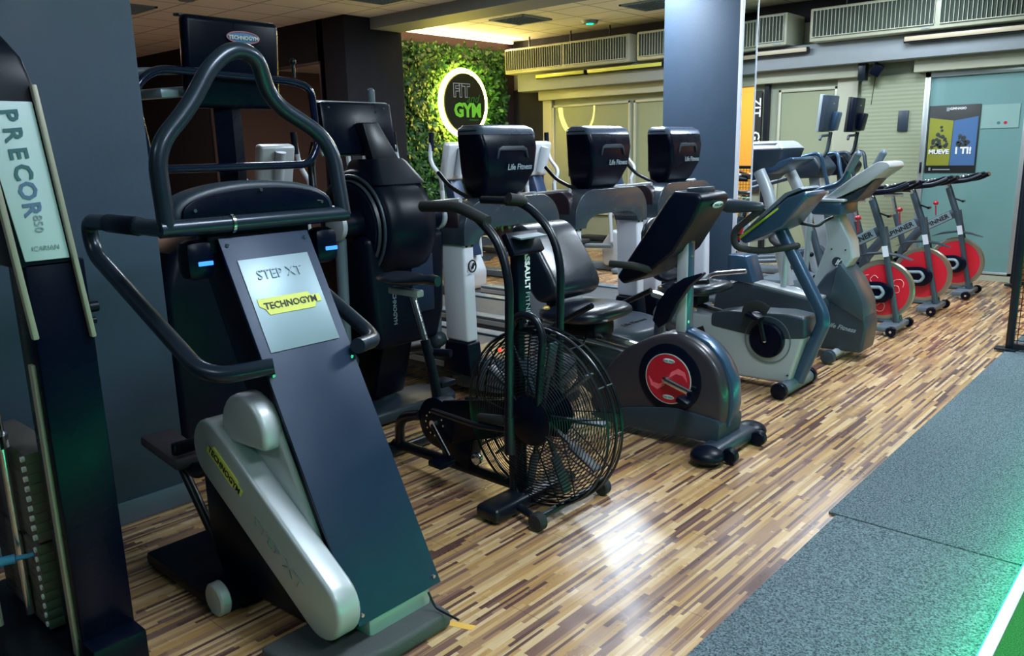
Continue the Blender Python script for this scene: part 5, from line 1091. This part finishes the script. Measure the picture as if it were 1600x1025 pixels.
def tv_trainer(Y, label, dark):
    t = thing('cross_trainer', label, 'cross trainer', -3.9, Y)
    X_ = -3.30; m1 = BLACK if dark else SLATE
    b = B(); b.box((X_+.05, 0, 1.85), (.07, .30, .36), rot=(0, .08, 0), bev=.012); s1 = b.put('screen_housing', m1, t)
    b = B(); b.box((X_+.01, 0, 1.85), (.03, .315, .375), rot=(0, .08, 0), bev=.006); b.put('screen_bezel', INK if dark else LGREY, s1)
    b = B(); b.box((X_+.105, .06, 1.77), (.05, .15, .19), rot=(0, .2, 0), bev=.015); b.put('receiver_box', BLACK if dark else BLUEST, s1)
    lettering('LIFE', s1, (X_+.092, .02, 1.95), .03, SILVERL)
    b = B(); b.tube([(X_+.06, .06, 1.66), (X_+.04, .04, 1.45), (X_-.05, 0, 1.35)], .02, .05); b.tube([(X_+.05, .06, 1.63), (X_+.05, -.18, 1.62), (X_+.05, -.20, 1.58)], .014, .02); b.put('screen_arm', SLATE if not dark else BLKMET, t)
    b = B(); b.xz([(X_-.30, 1.18), (X_+.05, 1.20), (X_+.10, 1.30), (X_+.0, 1.42), (X_-.10, 1.44), (X_-.32, 1.28)], -.22, .22, .03, r=.04, seg=3); b.put('console', m1, t)
    for s_ in (-1, 1):
        b = B(); b.tube([(X_-.35, s_*.24, 1.20), (X_-.15, s_*.27, 1.40), (X_+.08, s_*.25, 1.46), (X_+.12, s_*.22, 1.28), (X_+.20, s_*.2, 1.0)], .020, .08); b.put('handle', SLATE if dark else BLUEST, t)
        b = B(); b.tube([(X_-.1, s_*.24, 1.1), (X_+.05, s_*.24, .35), (X_-.9, s_*.22, .25)], .024, .08); b.put('foot_arm', SLATEL, t)
    b = B(); b.xz([(X_-.10, 1.2), (X_+.02, 1.2), (X_+.24, .12), (X_+.04, .12)], -.07, .07, .015); b.put('upright', SLATEL if dark else LGREY, t)
    b = B(); b.xz([(X_+.30, .07), (X_+.26, .30), (X_+.08, .50), (X_-.15, .40), (X_-.3, .07)], -.15, .15, .03, r=.05); b.put('wheel_cover', SLATE, t)
    b = B(); b.box((X_-.6, 0, .045), (1.5, .2, .08), bev=.02); b.box((X_-1.3, 0, .05), (.12, .6, .08), bev=.02); b.put('base_frame', SLATEL, t)
    return t
tv_trainer(8.62, 'grey cross trainer with a raised pale edged screen against the sage window', False)
tv_trainer(9.42, 'dark cross trainer with a raised black screen in front of the slatted shutter', True)

# ---------------------------------------------- 12. made-up tapered unit for a dark shape beside the pillar
cb = thing('dark_shape_unit', 'glossy black tapered stand-in for the dark shape against the far blue-grey pillar', 'cabinet', -3.86, 6.70)
b = B(); b.loft([[Vector((x, y, z)) for x, y in ((x0, -.13), (x1, -.13), (x1, .13), (x0, .13))] for z, x0, x1 in ((.0, -4.10, -3.60), (.5, -4.05, -3.67), (1.0, -3.98, -3.76))], bev=.015); b.put('casing', GLOSSBLK, cb)
b = B(); b.box((-3.87, 0, 1.01), (.20, .22, .02), bev=.006); b.put('top_plate', BLKMET, cb)
